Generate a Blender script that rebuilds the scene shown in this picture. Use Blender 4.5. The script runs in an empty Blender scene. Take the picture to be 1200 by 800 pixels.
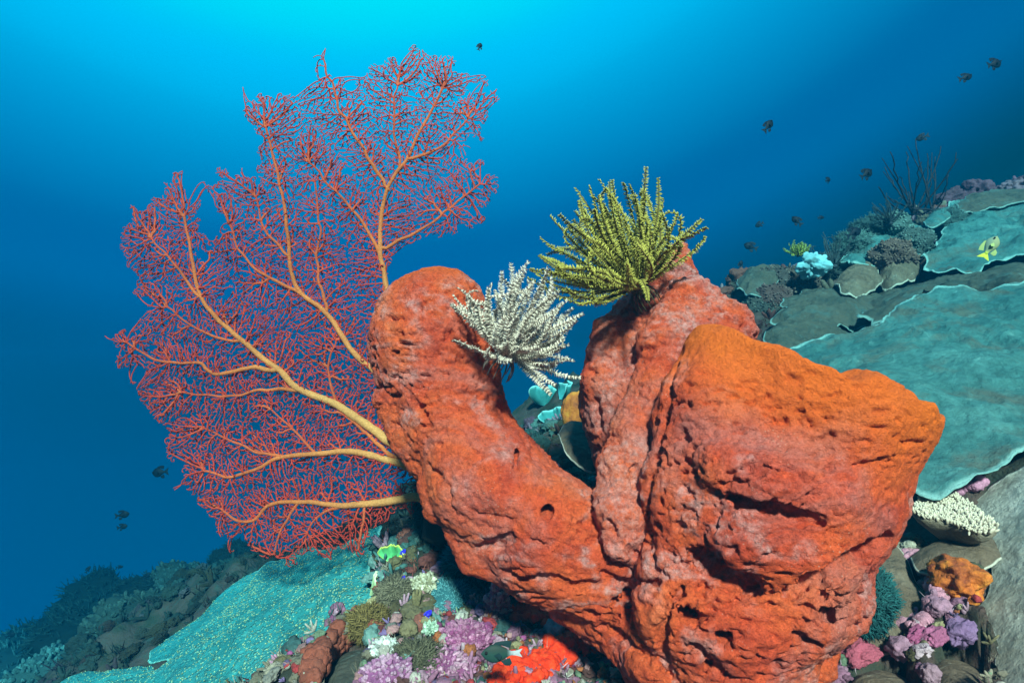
import bpy, math, random
import numpy as np
from mathutils import Vector, Matrix, Euler

random.seed(7)
RNG = np.random.default_rng(7)
scene = bpy.context.scene
col = scene.collection
R = math.radians

# ------------------------------------------------------------------ camera
CAM = np.array([0.0, 0.0, 0.0])
PITCH = R(7.0)
HFOV = R(80.0)
FPX = 600.0 / math.tan(HFOV / 2)
cam_d = bpy.data.cameras.new('camera')
cam_d.sensor_width = 36.0
cam_d.lens = 18.0 / math.tan(HFOV / 2)
cam_d.clip_start = 0.02
cam_d.clip_end = 500.0
cam = bpy.data.objects.new('camera', cam_d)
cam.location = CAM
cam.rotation_euler = (R(90) + PITCH, 0, 0)
col.objects.link(cam)
scene.camera = cam
RIGHT = np.array([1.0, 0, 0])
FWD = np.array([0, math.cos(PITCH), math.sin(PITCH)])
UP = np.array([0, -math.sin(PITCH), math.cos(PITCH)])


def ray(x, y):
    """direction (unit depth) through a photo pixel of the 1200 x 800 frame"""
    return RIGHT * ((x - 600) / FPX) + UP * ((400 - y) / FPX) + FWD


def P(x, y, d):
    return CAM + ray(x, y) * d


# ------------------------------------------------------------------ light
SUN_EL, SUN_AZ = R(31), R(3)      # strobe-like light from behind and above the camera, a bit from the right
sun_d = bpy.data.lights.new('sun', 'SUN')
sun_d.energy = 5.0
sun_d.angle = R(5.0)
sun_d.color = (1.0, 0.80, 0.64)
sun = bpy.data.objects.new('sun', sun_d)
to_sun = Vector((math.cos(SUN_EL) * math.sin(SUN_AZ), -math.cos(SUN_EL) * math.cos(SUN_AZ), math.sin(SUN_EL)))
sun.rotation_euler = to_sun.to_track_quat('Z', 'Y').to_euler()
sun.location = (0, -1, 3)
col.objects.link(sun)

world = bpy.data.worlds.new('World')
scene.world = world
world.use_nodes = True
wn, wl = world.node_tree.nodes, world.node_tree.links
wn.clear()


def wnode(t, **kw):
    n = wn.new(t)
    for k, v in kw.items():
        setattr(n, k, v)
    return n


tc = wnode('ShaderNodeTexCoord')
# open water: radiance falls off around the bright patch where the surface light comes down
glow_dir = Vector(ray(200, -260)).normalized()
lean = Vector((0.10, 0.0, 0.8))            # brighter towards the surface and a little to the right
dot = wnode('ShaderNodeVectorMath', operation='DOT_PRODUCT')
wl.new(tc.outputs['Generated'], dot.inputs[0])
dot.inputs[1].default_value = (glow_dir + lean) / 1.3
ramp = wnode('ShaderNodeValToRGB')
fac = wnode('ShaderNodeMath', operation='SUBTRACT', use_clamp=True)
wl.new(dot.outputs['Value'], fac.inputs[0])
fac.inputs[1].default_value = 0.24 / 1.3
wl.new(fac.outputs[0], ramp.inputs['Fac'])
els = ramp.color_ramp.elements
WATER = [(f_ / 1.3, c_) for f_, c_ in [(0.0, (0.0, 0.11, 0.165)), (0.3, (0.0, 0.075, 0.125)), (0.51, (0.0, 0.055, 0.10)), (0.66, (0.0, 0.135, 0.33)), (0.81, (0.0, 0.19, 0.44)),
                                          (1.0, (0.0, 0.46, 0.82)), (1.12, (0.0, 0.74, 1.12)), (1.3, (0.0, 1.2, 1.4))]]
els[0].position, els[0].color = WATER[0][0], WATER[0][1] + (1,)
els[1].position, els[1].color = WATER[-1][0], WATER[-1][1] + (1,)
for p_, c_ in WATER[1:-1]:
    e_ = els.new(p_)
    e_.color = c_ + (1,)
ramp.color_ramp.interpolation = 'CARDINAL'
bg = wnode('ShaderNodeBackground')
wl.new(ramp.outputs['Color'], bg.inputs['Color'])
bg.inputs['Strength'].default_value = 0.43
# the daylight sky seen through the surface, only overhead (Snell's window)
sky = wnode('ShaderNodeTexSky', sky_type='NISHITA', sun_disc=False)
sky.sun_elevation = SUN_EL
sky.sun_rotation = R(180) - SUN_AZ
tint = wnode('ShaderNodeMixRGB', blend_type='MULTIPLY')
tint.inputs['Fac'].default_value = 1.0
wl.new(sky.outputs['Color'], tint.inputs['Color1'])
tint.inputs['Color2'].default_value = (0.15, 0.8, 1.0, 1)
bg2 = wnode('ShaderNodeBackground')
wl.new(tint.outputs['Color'], bg2.inputs['Color'])
bg2.inputs['Strength'].default_value = 0.10
sep = wnode('ShaderNodeSeparateXYZ')
wl.new(tc.outputs['Generated'], sep.inputs[0])
mr = wnode('ShaderNodeMapRange', interpolation_type='SMOOTHSTEP')
mr.inputs['From Min'].default_value = 0.72
mr.inputs['From Max'].default_value = 0.9
wl.new(sep.outputs['Z'], mr.inputs['Value'])
mixw = wnode('ShaderNodeMixShader')
wl.new(mr.outputs['Result'], mixw.inputs['Fac'])
wl.new(bg.outputs['Background'], mixw.inputs[1])
wl.new(bg2.outputs['Background'], mixw.inputs[2])
wo = wnode('ShaderNodeOutputWorld')
wl.new(mixw.outputs['Shader'], wo.inputs['Surface'])

vs = scene.view_settings
vs.view_transform = 'Standard'
vs.look = 'None'
vs.exposure = 1.2
vs.gamma = 1.0
vs.use_curve_mapping = False
cy = scene.cycles
cy.max_bounces = 4
cy.diffuse_bounces = 2
cy.glossy_bounces = 2
cy.transmission_bounces = 2
cy.volume_bounces = 0
cy.transparent_max_bounces = 8
cy.use_denoising = True
cy.sample_clamp_indirect = 4.0

# ------------------------------------------------------------------ numeric helpers


def _hash(ix, iy, iz, seed):
    h = (ix.astype(np.int64) * 374761393 + iy.astype(np.int64) * 668265263 + iz.astype(np.int64) * 2147483647 + seed * 974634777) & 0xffffffff
    h = ((h ^ (h >> 13)) * 1274126177) & 0xffffffff
    h = ((h ^ (h >> 16)) * 2246822519) & 0xffffffff
    h = h ^ (h >> 15)
    return (h & 0xffffff).astype(np.float64) / 0x7fffff - 1.0


def vnoise(p, seed=0):
    """smooth value noise, -1..1, p is (N,3)"""
    p = np.asarray(p, dtype=np.float64)
    i = np.floor(p).astype(np.int64)
    f = p - i
    u = f * f * f * (f * (f * 6 - 15) + 10)
    r = 0
    for dx in (0, 1):
        wx = u[:, 0] if dx else 1 - u[:, 0]
        for dy in (0, 1):
            wy = u[:, 1] if dy else 1 - u[:, 1]
            for dz in (0, 1):
                wz = u[:, 2] if dz else 1 - u[:, 2]
                r = r + wx * wy * wz * _hash(i[:, 0] + dx, i[:, 1] + dy, i[:, 2] + dz, seed)
    return r


ROT = np.array([[0.36, 0.48, -0.8], [-0.8, 0.6, 0.0], [0.48, 0.64, 0.6]])


def fbm(p, octs=4, seed=0, gain=0.5):
    p = np.asarray(p, dtype=np.float64)
    a, r, s = 1.0, 0.0, 0.0
    for o in range(octs):
        r = r + a * vnoise(p, seed + o)
        s += a
        a *= gain
        p = (p @ ROT.T) * 2.03 + 17.3
    return r / s


def ridged(p, octs=3, seed=0):
    p = np.asarray(p, dtype=np.float64)
    a, r, s = 1.0, 0.0, 0.0
    for o in range(octs):
        r = r + a * (1 - 2 * np.abs(vnoise(p, seed + o)))
        s += a
        a *= 0.5
        p = (p @ ROT.T) * 2.1 + 11.7
    return r / s


def sstep(a, b, x):
    t = np.clip((x - a) / (b - a), 0, 1)
    return t * t * (3 - 2 * t)


def norm(v):
    v = np.asarray(v, dtype=np.float64)
    return v / (math.sqrt(v[0] * v[0] + v[1] * v[1] + v[2] * v[2]) + 1e-12)


def inside(poly, pts):
    x, y = pts[:, 0], pts[:, 1]
    r = np.zeros(len(pts), bool)
    n = len(poly)
    for i in range(n):
        x1, y1 = poly[i]
        x2, y2 = poly[(i + 1) % n]
        c = (y1 > y) != (y2 > y)
        xi = (x2 - x1) * (y - y1) / ((y2 - y1) if y2 != y1 else 1e-9) + x1
        r ^= c & (x < xi)
    return r


# ------------------------------------------------------------------ object helpers
EMPTY = (((0, 0, 0),))


def build(name, verts, faces, m, parent=None, smooth=True, attrs=None, cols=None):
    """one mesh object; verts (N,3) world coordinates, faces (M,4)/(M,3) array or list of arrays"""
    verts = np.asarray(verts, dtype=np.float32)
    fl = faces if isinstance(faces, (list, tuple)) and len(faces) and isinstance(faces[0], np.ndarray) else [np.asarray(faces)]
    fl = [f for f in fl if len(f)]
    me = bpy.data.meshes.new(name)
    me.vertices.add(len(verts))
    loop_v = np.concatenate([f.reshape(-1) for f in fl]).astype(np.int32)
    tot = np.concatenate([np.full(len(f), f.shape[1]) for f in fl]).astype(np.int32)
    start = (np.cumsum(tot) - tot).astype(np.int32)
    origin = np.zeros(3)
    if parent is not None:
        pm = parent
        while pm is not None:
            origin += np.array(pm.location)
            pm = pm.parent
    loc = np.zeros(3)
    if parent is None:
        loc = np.array([(verts[:, 0].min() + verts[:, 0].max()) / 2, (verts[:, 1].min() + verts[:, 1].max()) / 2, verts[:, 2].min()])
    me.vertices.foreach_set('co', (verts - origin - loc).astype(np.float32).reshape(-1))
    me.loops.add(len(loop_v))
    me.loops.foreach_set('vertex_index', loop_v)
    me.polygons.add(len(tot))
    me.polygons.foreach_set('loop_start', start)
    me.polygons.foreach_set('loop_total', tot)
    me.polygons.foreach_set('use_smooth', np.full(len(tot), smooth))
    for k, a in (attrs or {}).items():
        at = me.attributes.new(k, 'FLOAT', 'POINT')
        at.data.foreach_set('value', np.asarray(a, dtype=np.float32))
    if cols is not None:
        c4 = np.ones((len(verts), 4), dtype=np.float32)
        c4[:, :3] = cols
        at = me.attributes.new('tint', 'FLOAT_COLOR', 'POINT')
        at.data.foreach_set('color', c4.reshape(-1))
    me.update(calc_edges=True)
    me.validate()
    if m is not None:
        me.materials.append(m)
    o = bpy.data.objects.new(name, me)
    col.objects.link(o)
    o.location = loc
    if parent is not None:
        o.parent = parent
    return o


def tag(o, label=None, cat=None, group=None, kind=None):
    if label:
        o['label'] = label
    if cat:
        o['category'] = cat
    if group:
        o['group'] = group
    if kind:
        o['kind'] = kind
    return o


def empty(name, loc, label, cat, group=None):
    o = bpy.data.objects.new(name, None)
    col.objects.link(o)
    o.location = [float(v) for v in loc]
    o.empty_display_size = 0.05
    return tag(o, label, cat, group)


class Geo:
    """collects pieces of ONE part"""

    def __init__(self):
        self.v, self.f, self.a, self.c, self.n = [], {3: [], 4: []}, [], [], 0

    def add(self, v, f, a=None, c=None):
        v = np.asarray(v, dtype=np.float64)
        for ff in (f if isinstance(f, list) else [f]):
            ff = np.asarray(ff)
            if len(ff):
                self.f[ff.shape[1]].append(ff + self.n)
        self.v.append(v)
        self.n += len(v)
        if a is not None:
            self.a.append(np.broadcast_to(np.asarray(a, dtype=np.float64), (len(v),)))
        if c is not None:
            self.c.append(np.broadcast_to(np.asarray(c, dtype=np.float64), (len(v), 3)))

    def tube(self, pts, rad, n=5, a=None, c=None, cap=True):
        pts = np.asarray(pts, dtype=np.float64)
        k = len(pts)
        rad = np.broadcast_to(np.asarray(rad, dtype=np.float64), (k,))
        t = np.gradient(pts, axis=0)
        t /= np.linalg.norm(t, axis=1)[:, None] + 1e-12
        ref = np.array([0.3, -0.9, 0.2])
        u = np.cross(t, ref)
        u /= np.linalg.norm(u, axis=1)[:, None] + 1e-9
        w = np.cross(t, u)
        ang = np.arange(n) * 2 * math.pi / n
        ring = pts[:, None, :] + rad[:, None, None] * (np.cos(ang)[None, :, None] * u[:, None, :] + np.sin(ang)[None, :, None] * w[:, None, :])
        v = ring.reshape(-1, 3)
        i = np.arange(k - 1)[:, None] * n
        j = np.arange(n)[None, :]
        j2 = (j + 1) % n
        f = np.stack([i + j, i + j2, i + n + j2, i + n + j], -1).reshape(-1, 4)
        faces = [f]
        if cap:
            v = np.vstack([v, pts[-1] + t[-1] * rad[-1] * 0.8])
            b = (k - 1) * n
            faces.append(np.stack([b + np.arange(n), b + (np.arange(n) + 1) % n, np.full(n, k * n)], -1))
        aa = None
        if a is not None:
            aa = np.repeat(np.broadcast_to(np.asarray(a, dtype=np.float64), (k,)), n)
            if cap:
                aa = np.append(aa, aa[-1])
        cc = None
        if c is not None:
            cc = np.broadcast_to(np.asarray(c, dtype=np.float64), (k, 3)) if np.ndim(c) == 1 else np.asarray(c)
            cc = np.repeat(cc, n, axis=0)
            if cap:
                cc = np.vstack([cc, cc[-1]])
        self.add(v, faces, aa, cc)

    def build(self, name, m, parent=None, smooth=True, attr='w'):
        fl = [np.concatenate(x) for x in self.f.values() if x]
        return build(name, np.concatenate(self.v), fl, m, parent, smooth, {attr: np.concatenate(self.a)} if self.a else None, np.concatenate(self.c) if self.c else None)


def ico(sub):
    t = (1 + 5 ** 0.5) / 2
    v = [(-1, t, 0), (1, t, 0), (-1, -t, 0), (1, -t, 0), (0, -1, t), (0, 1, t), (0, -1, -t), (0, 1, -t), (t, 0, -1), (t, 0, 1), (-t, 0, -1), (-t, 0, 1)]
    f = [(0, 11, 5), (0, 5, 1), (0, 1, 7), (0, 7, 10), (0, 10, 11), (1, 5, 9), (5, 11, 4), (11, 10, 2), (10, 7, 6), (7, 1, 8), (3, 9, 4), (3, 4, 2), (3, 2, 6), (3, 6, 8), (3, 8, 9), (4, 9, 5), (2, 4, 11), (6, 2, 10), (8, 6, 7), (9, 8, 1)]
    v = [norm(x) for x in v]
    for _ in range(sub):
        cache, nf = {}, []

        def mid(a, b):
            k = (min(a, b), max(a, b))
            if k not in cache:
                v.append(norm(v[a] + v[b]))
                cache[k] = len(v) - 1
            return cache[k]
        for a, b, c in f:
            ab, bc, ca = mid(a, b), mid(b, c), mid(c, a)
            nf += [(a, ab, ca), (b, bc, ab), (c, ca, bc), (ab, bc, ca)]
        f = nf
    return np.array(v), np.array(f)


ICO = {k: ico(k) for k in (1, 2, 3, 4, 5)}


def frame(n, spin=0.0):
    """3x3 with columns (u, w, n)"""
    n = norm(n)
    a = np.array([0, 1.0, 0]) if abs(n[1]) < 0.9 else np.array([1.0, 0, 0])
    u = norm(np.cross(a, n))
    w = np.cross(n, u)
    c, s = math.cos(spin), math.sin(spin)
    return np.stack([u * c + w * s, -u * s + w * c, n], 1)


def lump(center, size, n=(0, 0, 1), sub=3, rough=0.25, freq=2.5, seed=0, spin=0.0, fine=0.0):
    v, f = ICO[sub]
    d = 1 + rough * fbm(v * freq + seed * 7.13, 3, seed)
    if fine:
        d = d + fine * ridged(v * freq * 4 + seed, 2, seed + 5)
    return (v * d[:, None] * np.asarray(size)) @ frame(n, spin).T + np.asarray(center), f


# ------------------------------------------------------------------ materials
def new_mat(name):
    m = bpy.data.materials.new(name)
    m.use_nodes = True
    nt = m.node_tree
    nt.nodes.clear()
    out = nt.nodes.new('ShaderNodeOutputMaterial')
    bs = nt.nodes.new('ShaderNodeBsdfPrincipled')
    nt.links.new(bs.outputs[0], out.inputs['Surface'])
    return m, nt, bs


def N(nt, t, ins=None, **kw):
    n = nt.nodes.new(t)
    for k, v in kw.items():
        setattr(n, k, v)
    for k, v in (ins or {}).items():
        if hasattr(v, 'is_output'):
            nt.links.new(v, n.inputs[k])
        else:
            n.inputs[k].default_value = v
    return n


def rampn(nt, fac, stops, interp='LINEAR'):
    n = nt.nodes.new('ShaderNodeValToRGB')
    nt.links.new(fac, n.inputs['Fac'])
    e = n.color_ramp.elements
    n.color_ramp.interpolation = interp
    stops = [(p, (c, c, c) if not hasattr(c, '__len__') else c) for p, c in stops]
    e[0].position, e[0].color = stops[0][0], tuple(stops[0][1]) + (1,)
    e[1].position, e[1].color = stops[-1][0], tuple(stops[-1][1]) + (1,)
    for p, c in stops[1:-1]:
        k = e.new(p)
        k.color = tuple(c) + (1,)
    return n.outputs['Color']


def mix(nt, fac, a, b, mode='MIX'):
    n = nt.nodes.new('ShaderNodeMixRGB')
    n.blend_type = mode
    for s, v in ((n.inputs['Fac'], fac), (n.inputs['Color1'], a), (n.inputs['Color2'], b)):
        if hasattr(v, 'is_output'):
            nt.links.new(v, s)
        elif hasattr(v, '__len__'):
            s.default_value = tuple(v) + (1,)
        elif s.type == 'RGBA':
            s.default_value = (v, v, v, 1)
        else:
            s.default_value = v
    return n.outputs['Color']


def noise(nt, co, scale, detail=4, rough=0.55, dist=0.0):
    return N(nt, 'ShaderNodeTexNoise', {'Vector': co, 'Scale': scale, 'Detail': detail, 'Roughness': rough, 'Distortion': dist}).outputs['Fac']


def bumps(nt, bs, layers):
    """layers: (height socket, strength, distance)"""
    prev = None
    for h, s, d in layers:
        b = N(nt, 'ShaderNodeBump', {'Height': h, 'Strength': s, 'Distance': d})
        if prev is not None:
            nt.links.new(prev, b.inputs['Normal'])
        prev = b.outputs['Normal']
    nt.links.new(prev, bs.inputs['Normal'])


def objco(nt):
    return N(nt, 'ShaderNodeTexCoord').outputs['Object']


def attr(nt, name, out='Fac'):
    return N(nt, 'ShaderNodeAttribute', attribute_name=name).outputs[out]


def mottled(name, stops, scale=12.0, rough=0.85, bump=0.5, bscale=120.0, bdist=0.004, spots=None, tint=False, attr_ramp=None, detail=6, dist=0.3):
    """a weathered natural surface: noise-driven colour, optional spots, bump"""
    m, nt, bs = new_mat(name)
    co = objco(nt)
    c = rampn(nt, noise(nt, co, scale, detail, 0.62, dist), stops)
    if tint:
        c = mix(nt, 0.94, c, attr(nt, 'tint', 'Color'))
        c = mix(nt, 0.55, c, rampn(nt, noise(nt, co, scale * 5, 4, 0.6), [(0.25, 0.35), (0.75, 1.25)]), 'MULTIPLY')
    if spots:
        vo = N(nt, 'ShaderNodeTexVoronoi', {'Vector': co, 'Scale': spots[0], 'Randomness': 0.9})
        c = mix(nt, rampn(nt, vo.outputs['Distance'], [(spots[2] * 0.6, 1.0), (spots[2], 0.0)]), c, spots[1])
    if attr_ramp:
        an, lo, hi, ac = attr_ramp
        c = mix(nt, rampn(nt, attr(nt, an), [(lo, 0.0), (hi, 1.0)]), c, ac)
    nt.links.new(c, bs.inputs['Base Color'])
    bs.inputs['Roughness'].default_value = rough
    bs.inputs['Specular IOR Level'].default_value = 0.25
    bumps(nt, bs, [(noise(nt, co, bscale, 5, 0.65), bump, bdist), (noise(nt, co, bscale * 0.22, 4, 0.6), bump * 0.7, bdist * 4)])
    return m


def sponge_material():
    m, nt, bs = new_mat('red_sponge')
    co = objco(nt)
    n1 = noise(nt, co, 7.0, 6, 0.62, 0.4)
    c = rampn(nt, n1, [(0.28, (0.52, 0.055, 0.03)), (0.45, (0.76, 0.09, 0.03)), (0.60, (0.86, 0.13, 0.035)), (0.78, (0.86, 0.22, 0.10))])
    # mauve-grey bloom of sediment and turf in drifting patches
    n2 = noise(nt, co, 4.5, 8, 0.68, 0.8)
    bloom = rampn(nt, n2, [(0.50, 0.0), (0.70, 0.75)])
    c = mix(nt, bloom, c, (0.52, 0.21, 0.20))
    c = mix(nt, mix(nt, 1.0, attr(nt, 'dust'), rampn(nt, noise(nt, co, 70.0, 6, 0.75), [(0.38, 0.05), (0.62, 0.75)]), 'MULTIPLY'), c, (0.72, 0.42, 0.42))
    n3 = noise(nt, co, 95.0, 6, 0.8)
    c = mix(nt, 0.85, c, rampn(nt, n3, [(0.3, (0.45, 0.4, 0.42)), (0.5, (1.0, 1.0, 1.0)), (0.7, (1.3, 1.5, 1.6))]), 'MULTIPLY')
    speck = N(nt, 'ShaderNodeTexVoronoi', {'Vector': co, 'Scale': 160.0})
    sp = mix(nt, rampn(nt, noise(nt, co, 11.0, 3), [(0.5, 0.0), (0.65, 0.5)]), 0.0, rampn(nt, speck.outputs['Distance'], [(0.12, 1.0), (0.22, 0.0)]))
    c = mix(nt, sp, c, (0.75, 0.5, 0.42))
    rim = mix(nt, 1.0, attr(nt, 'rim'), rampn(nt, noise(nt, co, 9.0, 5), [(0.3, 0.7), (0.6, 1.0)]), 'MULTIPLY')
    c = mix(nt, rim, c, (1.0, 0.19, 0.014))
    nt.links.new(c, bs.inputs['Base Color'])
    bs.inputs['Roughness'].default_value = 0.8
    bs.inputs['Specular IOR Level'].default_value = 0.3
    v2 = N(nt, 'ShaderNodeTexVoronoi', {'Vector': co, 'Scale': 75.0}).outputs['Distance']
    bumps(nt, bs, [(noise(nt, co, 260.0, 4, 0.8), 1.0, 0.005), (v2, 0.4, 0.005), (noise(nt, co, 62.0, 6, 0.75), 1.0, 0.016)])
    return m


M = {}
M['sponge'] = sponge_material()


def fan_material(name, thin, mid, thick):
    m, nt, bs = new_mat(name)
    co = objco(nt)
    c = rampn(nt, attr(nt, 'w'), [(0.0, thin), (0.35, mid), (0.8, thick)])
    c = mix(nt, 0.6, c, rampn(nt, noise(nt, co, 14.0, 4), [(0.3, (0.65, 0.58, 0.6)), (0.65, (1.15, 1.15, 1.1))]), 'MULTIPLY')
    c = mix(nt, 0.5, c, rampn(nt, noise(nt, co, 190.0, 4, 0.75), [(0.35, (0.6, 0.45, 0.4)), (0.6, (1.15, 1.2, 1.2))]), 'MULTIPLY')
    nt.links.new(c, bs.inputs['Base Color'])
    bs.inputs['Roughness'].default_value = 0.75
    bs.inputs['Specular IOR Level'].default_value = 0.2
    bumps(nt, bs, [(noise(nt, co, 300.0, 4, 0.75), 1.0, 0.004)])
    tr = N(nt, 'ShaderNodeBsdfTranslucent', {'Color': c})
    out = [n for n in nt.nodes if n.type == 'OUTPUT_MATERIAL'][0]
    mx = N(nt, 'ShaderNodeMixShader', {'Fac': 0.3, 1: bs.outputs[0], 2: tr.outputs[0]})
    nt.links.new(mx.outputs[0], out.inputs['Surface'])
    return m


M['fan_branch'] = fan_material('orange_gorgonian_branch', (0.78, 0.10, 0.055), (0.88, 0.24, 0.07), (0.95, 0.46, 0.16))
M['fan_twig'] = fan_material('red_gorgonian_twig', (0.86, 0.085, 0.06), (0.88, 0.14, 0.065), (0.84, 0.24, 0.09))


def tint_material(name, rough=0.7, spec=0.3, sss=0.0):
    m, nt, bs = new_mat(name)
    nt.links.new(attr(nt, 'tint', 'Color'), bs.inputs['Base Color'])
    bs.inputs['Roughness'].default_value = rough
    bs.inputs['Specular IOR Level'].default_value = spec
    return m


M['feather'] = tint_material('feather_star_skin', 0.6, 0.3)
M['fish'] = tint_material('fish_scales', 0.6, 0.12)


def plate_material(name, lo, mid, hi, rimc, scale=6.0, dots=None, rim=(0.965, 0.995), stain=(0.11, 0.10, 0.08)):
    m, nt, bs = new_mat(name)
    co = objco(nt)
    c = rampn(nt, noise(nt, co, scale, 7, 0.65, 0.5), [(0.28, lo), (0.5, mid), (0.72, hi)])
    c = mix(nt, 0.6, c, rampn(nt, noise(nt, co, scale * 9, 5, 0.65), [(0.25, (0.45, 0.45, 0.45)), (0.75, (1.3, 1.3, 1.3))]), 'MULTIPLY')
    n9 = noise(nt, co, scale * 0.45, 6, 0.7, 1.2)
    c = mix(nt, rampn(nt, n9, [(0.48, 0.0), (0.62, 0.7)]), c, stain)
    c = mix(nt, rampn(nt, noise(nt, co, scale * 3.1, 7, 0.75, 0.6), [(0.60, 0.0), (0.72, 0.55)]), c, rimc)
    e = attr(nt, 'edge')
    layers = [(noise(nt, co, 190.0, 5, 0.75), 0.7, 0.004), (noise(nt, co, 34.0, 7, 0.7), 0.8, 0.016)]
    if dots:
        vo = N(nt, 'ShaderNodeTexVoronoi', {'Vector': co, 'Scale': dots[0], 'Randomness': 0.75}).outputs['Distance']
        msk = mix(nt, 1.0, rampn(nt, vo, [(0.20, 1.0), (0.36, 0.0)]), rampn(nt, noise(nt, co, 7.0, 3), [(0.36, 0.10), (0.55, 1.0)]), 'MULTIPLY')
        c = mix(nt, msk, c, dots[1])
        layers.append((rampn(nt, vo, [(0.1, 1.0), (0.45, 0.0)]), 0.9, 0.005))
    else:
        vo = N(nt, 'ShaderNodeTexVoronoi', {'Vector': co, 'Scale': 95.0}).outputs['Distance']
        layers.append((vo, 0.25, 0.003))
    en = mix(nt, 0.03, e, noise(nt, co, 25.0, 4), 'ADD')
    c = mix(nt, rampn(nt, en, [(rim[0] + 0.015, 0.0), (rim[1] + 0.015, 1.0)]), c, rimc)
    nt.links.new(c, bs.inputs['Base Color'])
    bs.inputs['Roughness'].default_value = 0.85
    bs.inputs['Specular IOR Level'].default_value = 0.2
    bumps(nt, bs, layers)
    return m


M['plate_teal'] = plate_material('teal_plate_coral', (0.028, 0.105, 0.115), (0.055, 0.175, 0.18), (0.10, 0.26, 0.26), (0.24, 0.44, 0.43))  # grey-brown coral; the water's teal cast is put into its base colour
M['plate_grey'] = plate_material('grey_plate_coral', (0.30, 0.29, 0.25), (0.48, 0.47, 0.42), (0.66, 0.63, 0.57), (0.75, 0.76, 0.70), stain=(0.15, 0.13, 0.10))
M['plate_brown'] = plate_material('brown_plate_coral', (0.10, 0.07, 0.05), (0.18, 0.13, 0.095), (0.27, 0.22, 0.17), (0.56, 0.52, 0.45))
M['plate_dark'] = plate_material('dark_plate_coral', (0.04, 0.065, 0.06), (0.085, 0.085, 0.07), (0.07, 0.15, 0.15), (0.20, 0.32, 0.31))
M['plate_dotted'] = plate_material('dotted_plate_coral', (0.02, 0.20, 0.22), (0.035, 0.30, 0.32), (0.07, 0.44, 0.45), (0.22, 0.6, 0.55), dots=(84.0, (0.22, 0.50, 0.40)), rim=(0.975, 0.995), stain=(0.03, 0.22, 0.26))
M['growth_fine'] = tint_material('fine_reef_growth', .85, .15)
M['reef'] = mottled('reef_rock', [(0.25, (0.012, 0.02, 0.018)), (0.42, (0.035, 0.038, 0.028)), (0.55, (0.085, 0.05, 0.045)), (0.68, (0.045, 0.065, 0.058)), (0.8, (0.16, 0.12, 0.12))], 9.0, 0.9, 0.8, 70.0, 0.008)  # rock colours darkened overall to stand for a slope the flash misses
M['growth'] = mottled('reef_growth', [(0.3, (0.10, 0.09, 0.08)), (0.5, (0.26, 0.22, 0.19)), (0.75, (0.5, 0.44, 0.40))], 30.0, 0.85, 0.7, 260.0, 0.003, tint=True)

# ------------------------------------------------------------------ the reef slope (terrain)
CP = [  # pixel x, pixel y, depth in metres of points of the reef surface
    (700, 800, 1.12), (560, 790, 1.05), (450, 795, 1.00), (330, 800, 1.05), (430, 700, 1.32), (500, 625, 1.55), (560, 690, 1.38),
    (650, 520, 1.9), (700, 530, 1.75), (1000, 795, 0.98), (1100, 795, 0.88), (1190, 795, 0.80), (1050, 700, 1.10), (1120, 650, 1.12),
    (1190, 650, 1.0), (1080, 580, 1.42), (1190, 560, 1.22), (1190, 430, 1.85), (950, 440, 2.2), (1000, 400, 2.6), (900, 372, 3.0), (1190, 350, 2.45),
    (1050, 345, 3.0), (1100, 280, 3.7), (1190, 240, 4.1), (1000, 310, 3.5), (885, 330, 3.4),
    (350, 705, 2.0), (250, 755, 2.1), (150, 805, 2.1), (60, 805, 2.8), (150, 760, 3.4), (250, 705, 4.0), (290, 668, 5.2), (120, 730, 6.0), (20, 778, 6.5),
    (400, 640, 3.2), (470, 605, 2.9), (640, 478, 3.4), (560, 560, 3.2),
]
cpw = [P(*c) for c in CP]
cpw += [np.array(q, dtype=float) for q in [
    (0, 0.2, -0.62), (0.9, 0.2, -0.25), (-1.2, 0.2, -1.3), (1.8, 0.6, 0.25), (0, -1, -0.6), (1.5, -1, 0.0), (-2, -1, -1.8), (2.8, 1.5, 0.75), (3.6, 3.0, 1.2), (4.6, 4.0, 1.3),
    (3.0, 6.5, -0.5), (1.2, 5.0, -0.9), (0.3, 5.0, -1.5), (4.6, 7.0, 0.2), (-3.5, 3.0, -3.0), (-5, 4.5, -4.0), (-5.5, 8.0, -4.2), (-3, 9.0, -3.8), (0, 9.0, -3.6), (4, 10.0, -3.0),
    (-9, 6, -5.5), (-9, 12, -6), (0, 14, -5.5), (5, 14, -5), (-14, 6, -6.3), (-14, 14, -6.5), (-8, 0, -5.5), (-14, -1, -6.5), (4.6, -1, 1.0), (4.6, 1.5, 1.25)]]
cpw = np.array(cpw)


def _kern(r):
    return r


A_ = _kern(np.linalg.norm(cpw[:, None, :2] - cpw[None, :, :2], axis=2)) - 1e-3 * np.eye(len(cpw))
Q_ = np.hstack([np.ones((len(cpw), 1)), cpw[:, :2]])
S_ = np.block([[A_, Q_], [Q_.T, np.zeros((3, 3))]])
W_ = np.linalg.solve(S_, np.concatenate([cpw[:, 2], np.zeros(3)]))


def terrain_base(xy):
    xy = np.atleast_2d(np.asarray(xy, dtype=np.float64))
    r = np.zeros(len(xy))
    for s in range(0, len(xy), 20000):
        q = xy[s:s + 20000]
        r[s:s + 20000] = _kern(np.linalg.norm(q[:, None, :] - cpw[None, :, :2], axis=2)) @ W_[:-3] + W_[-3] + q @ W_[-2:]
    return r


PLATES = []      # (outline in the ground plan, a point, the normal) of each plate


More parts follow.
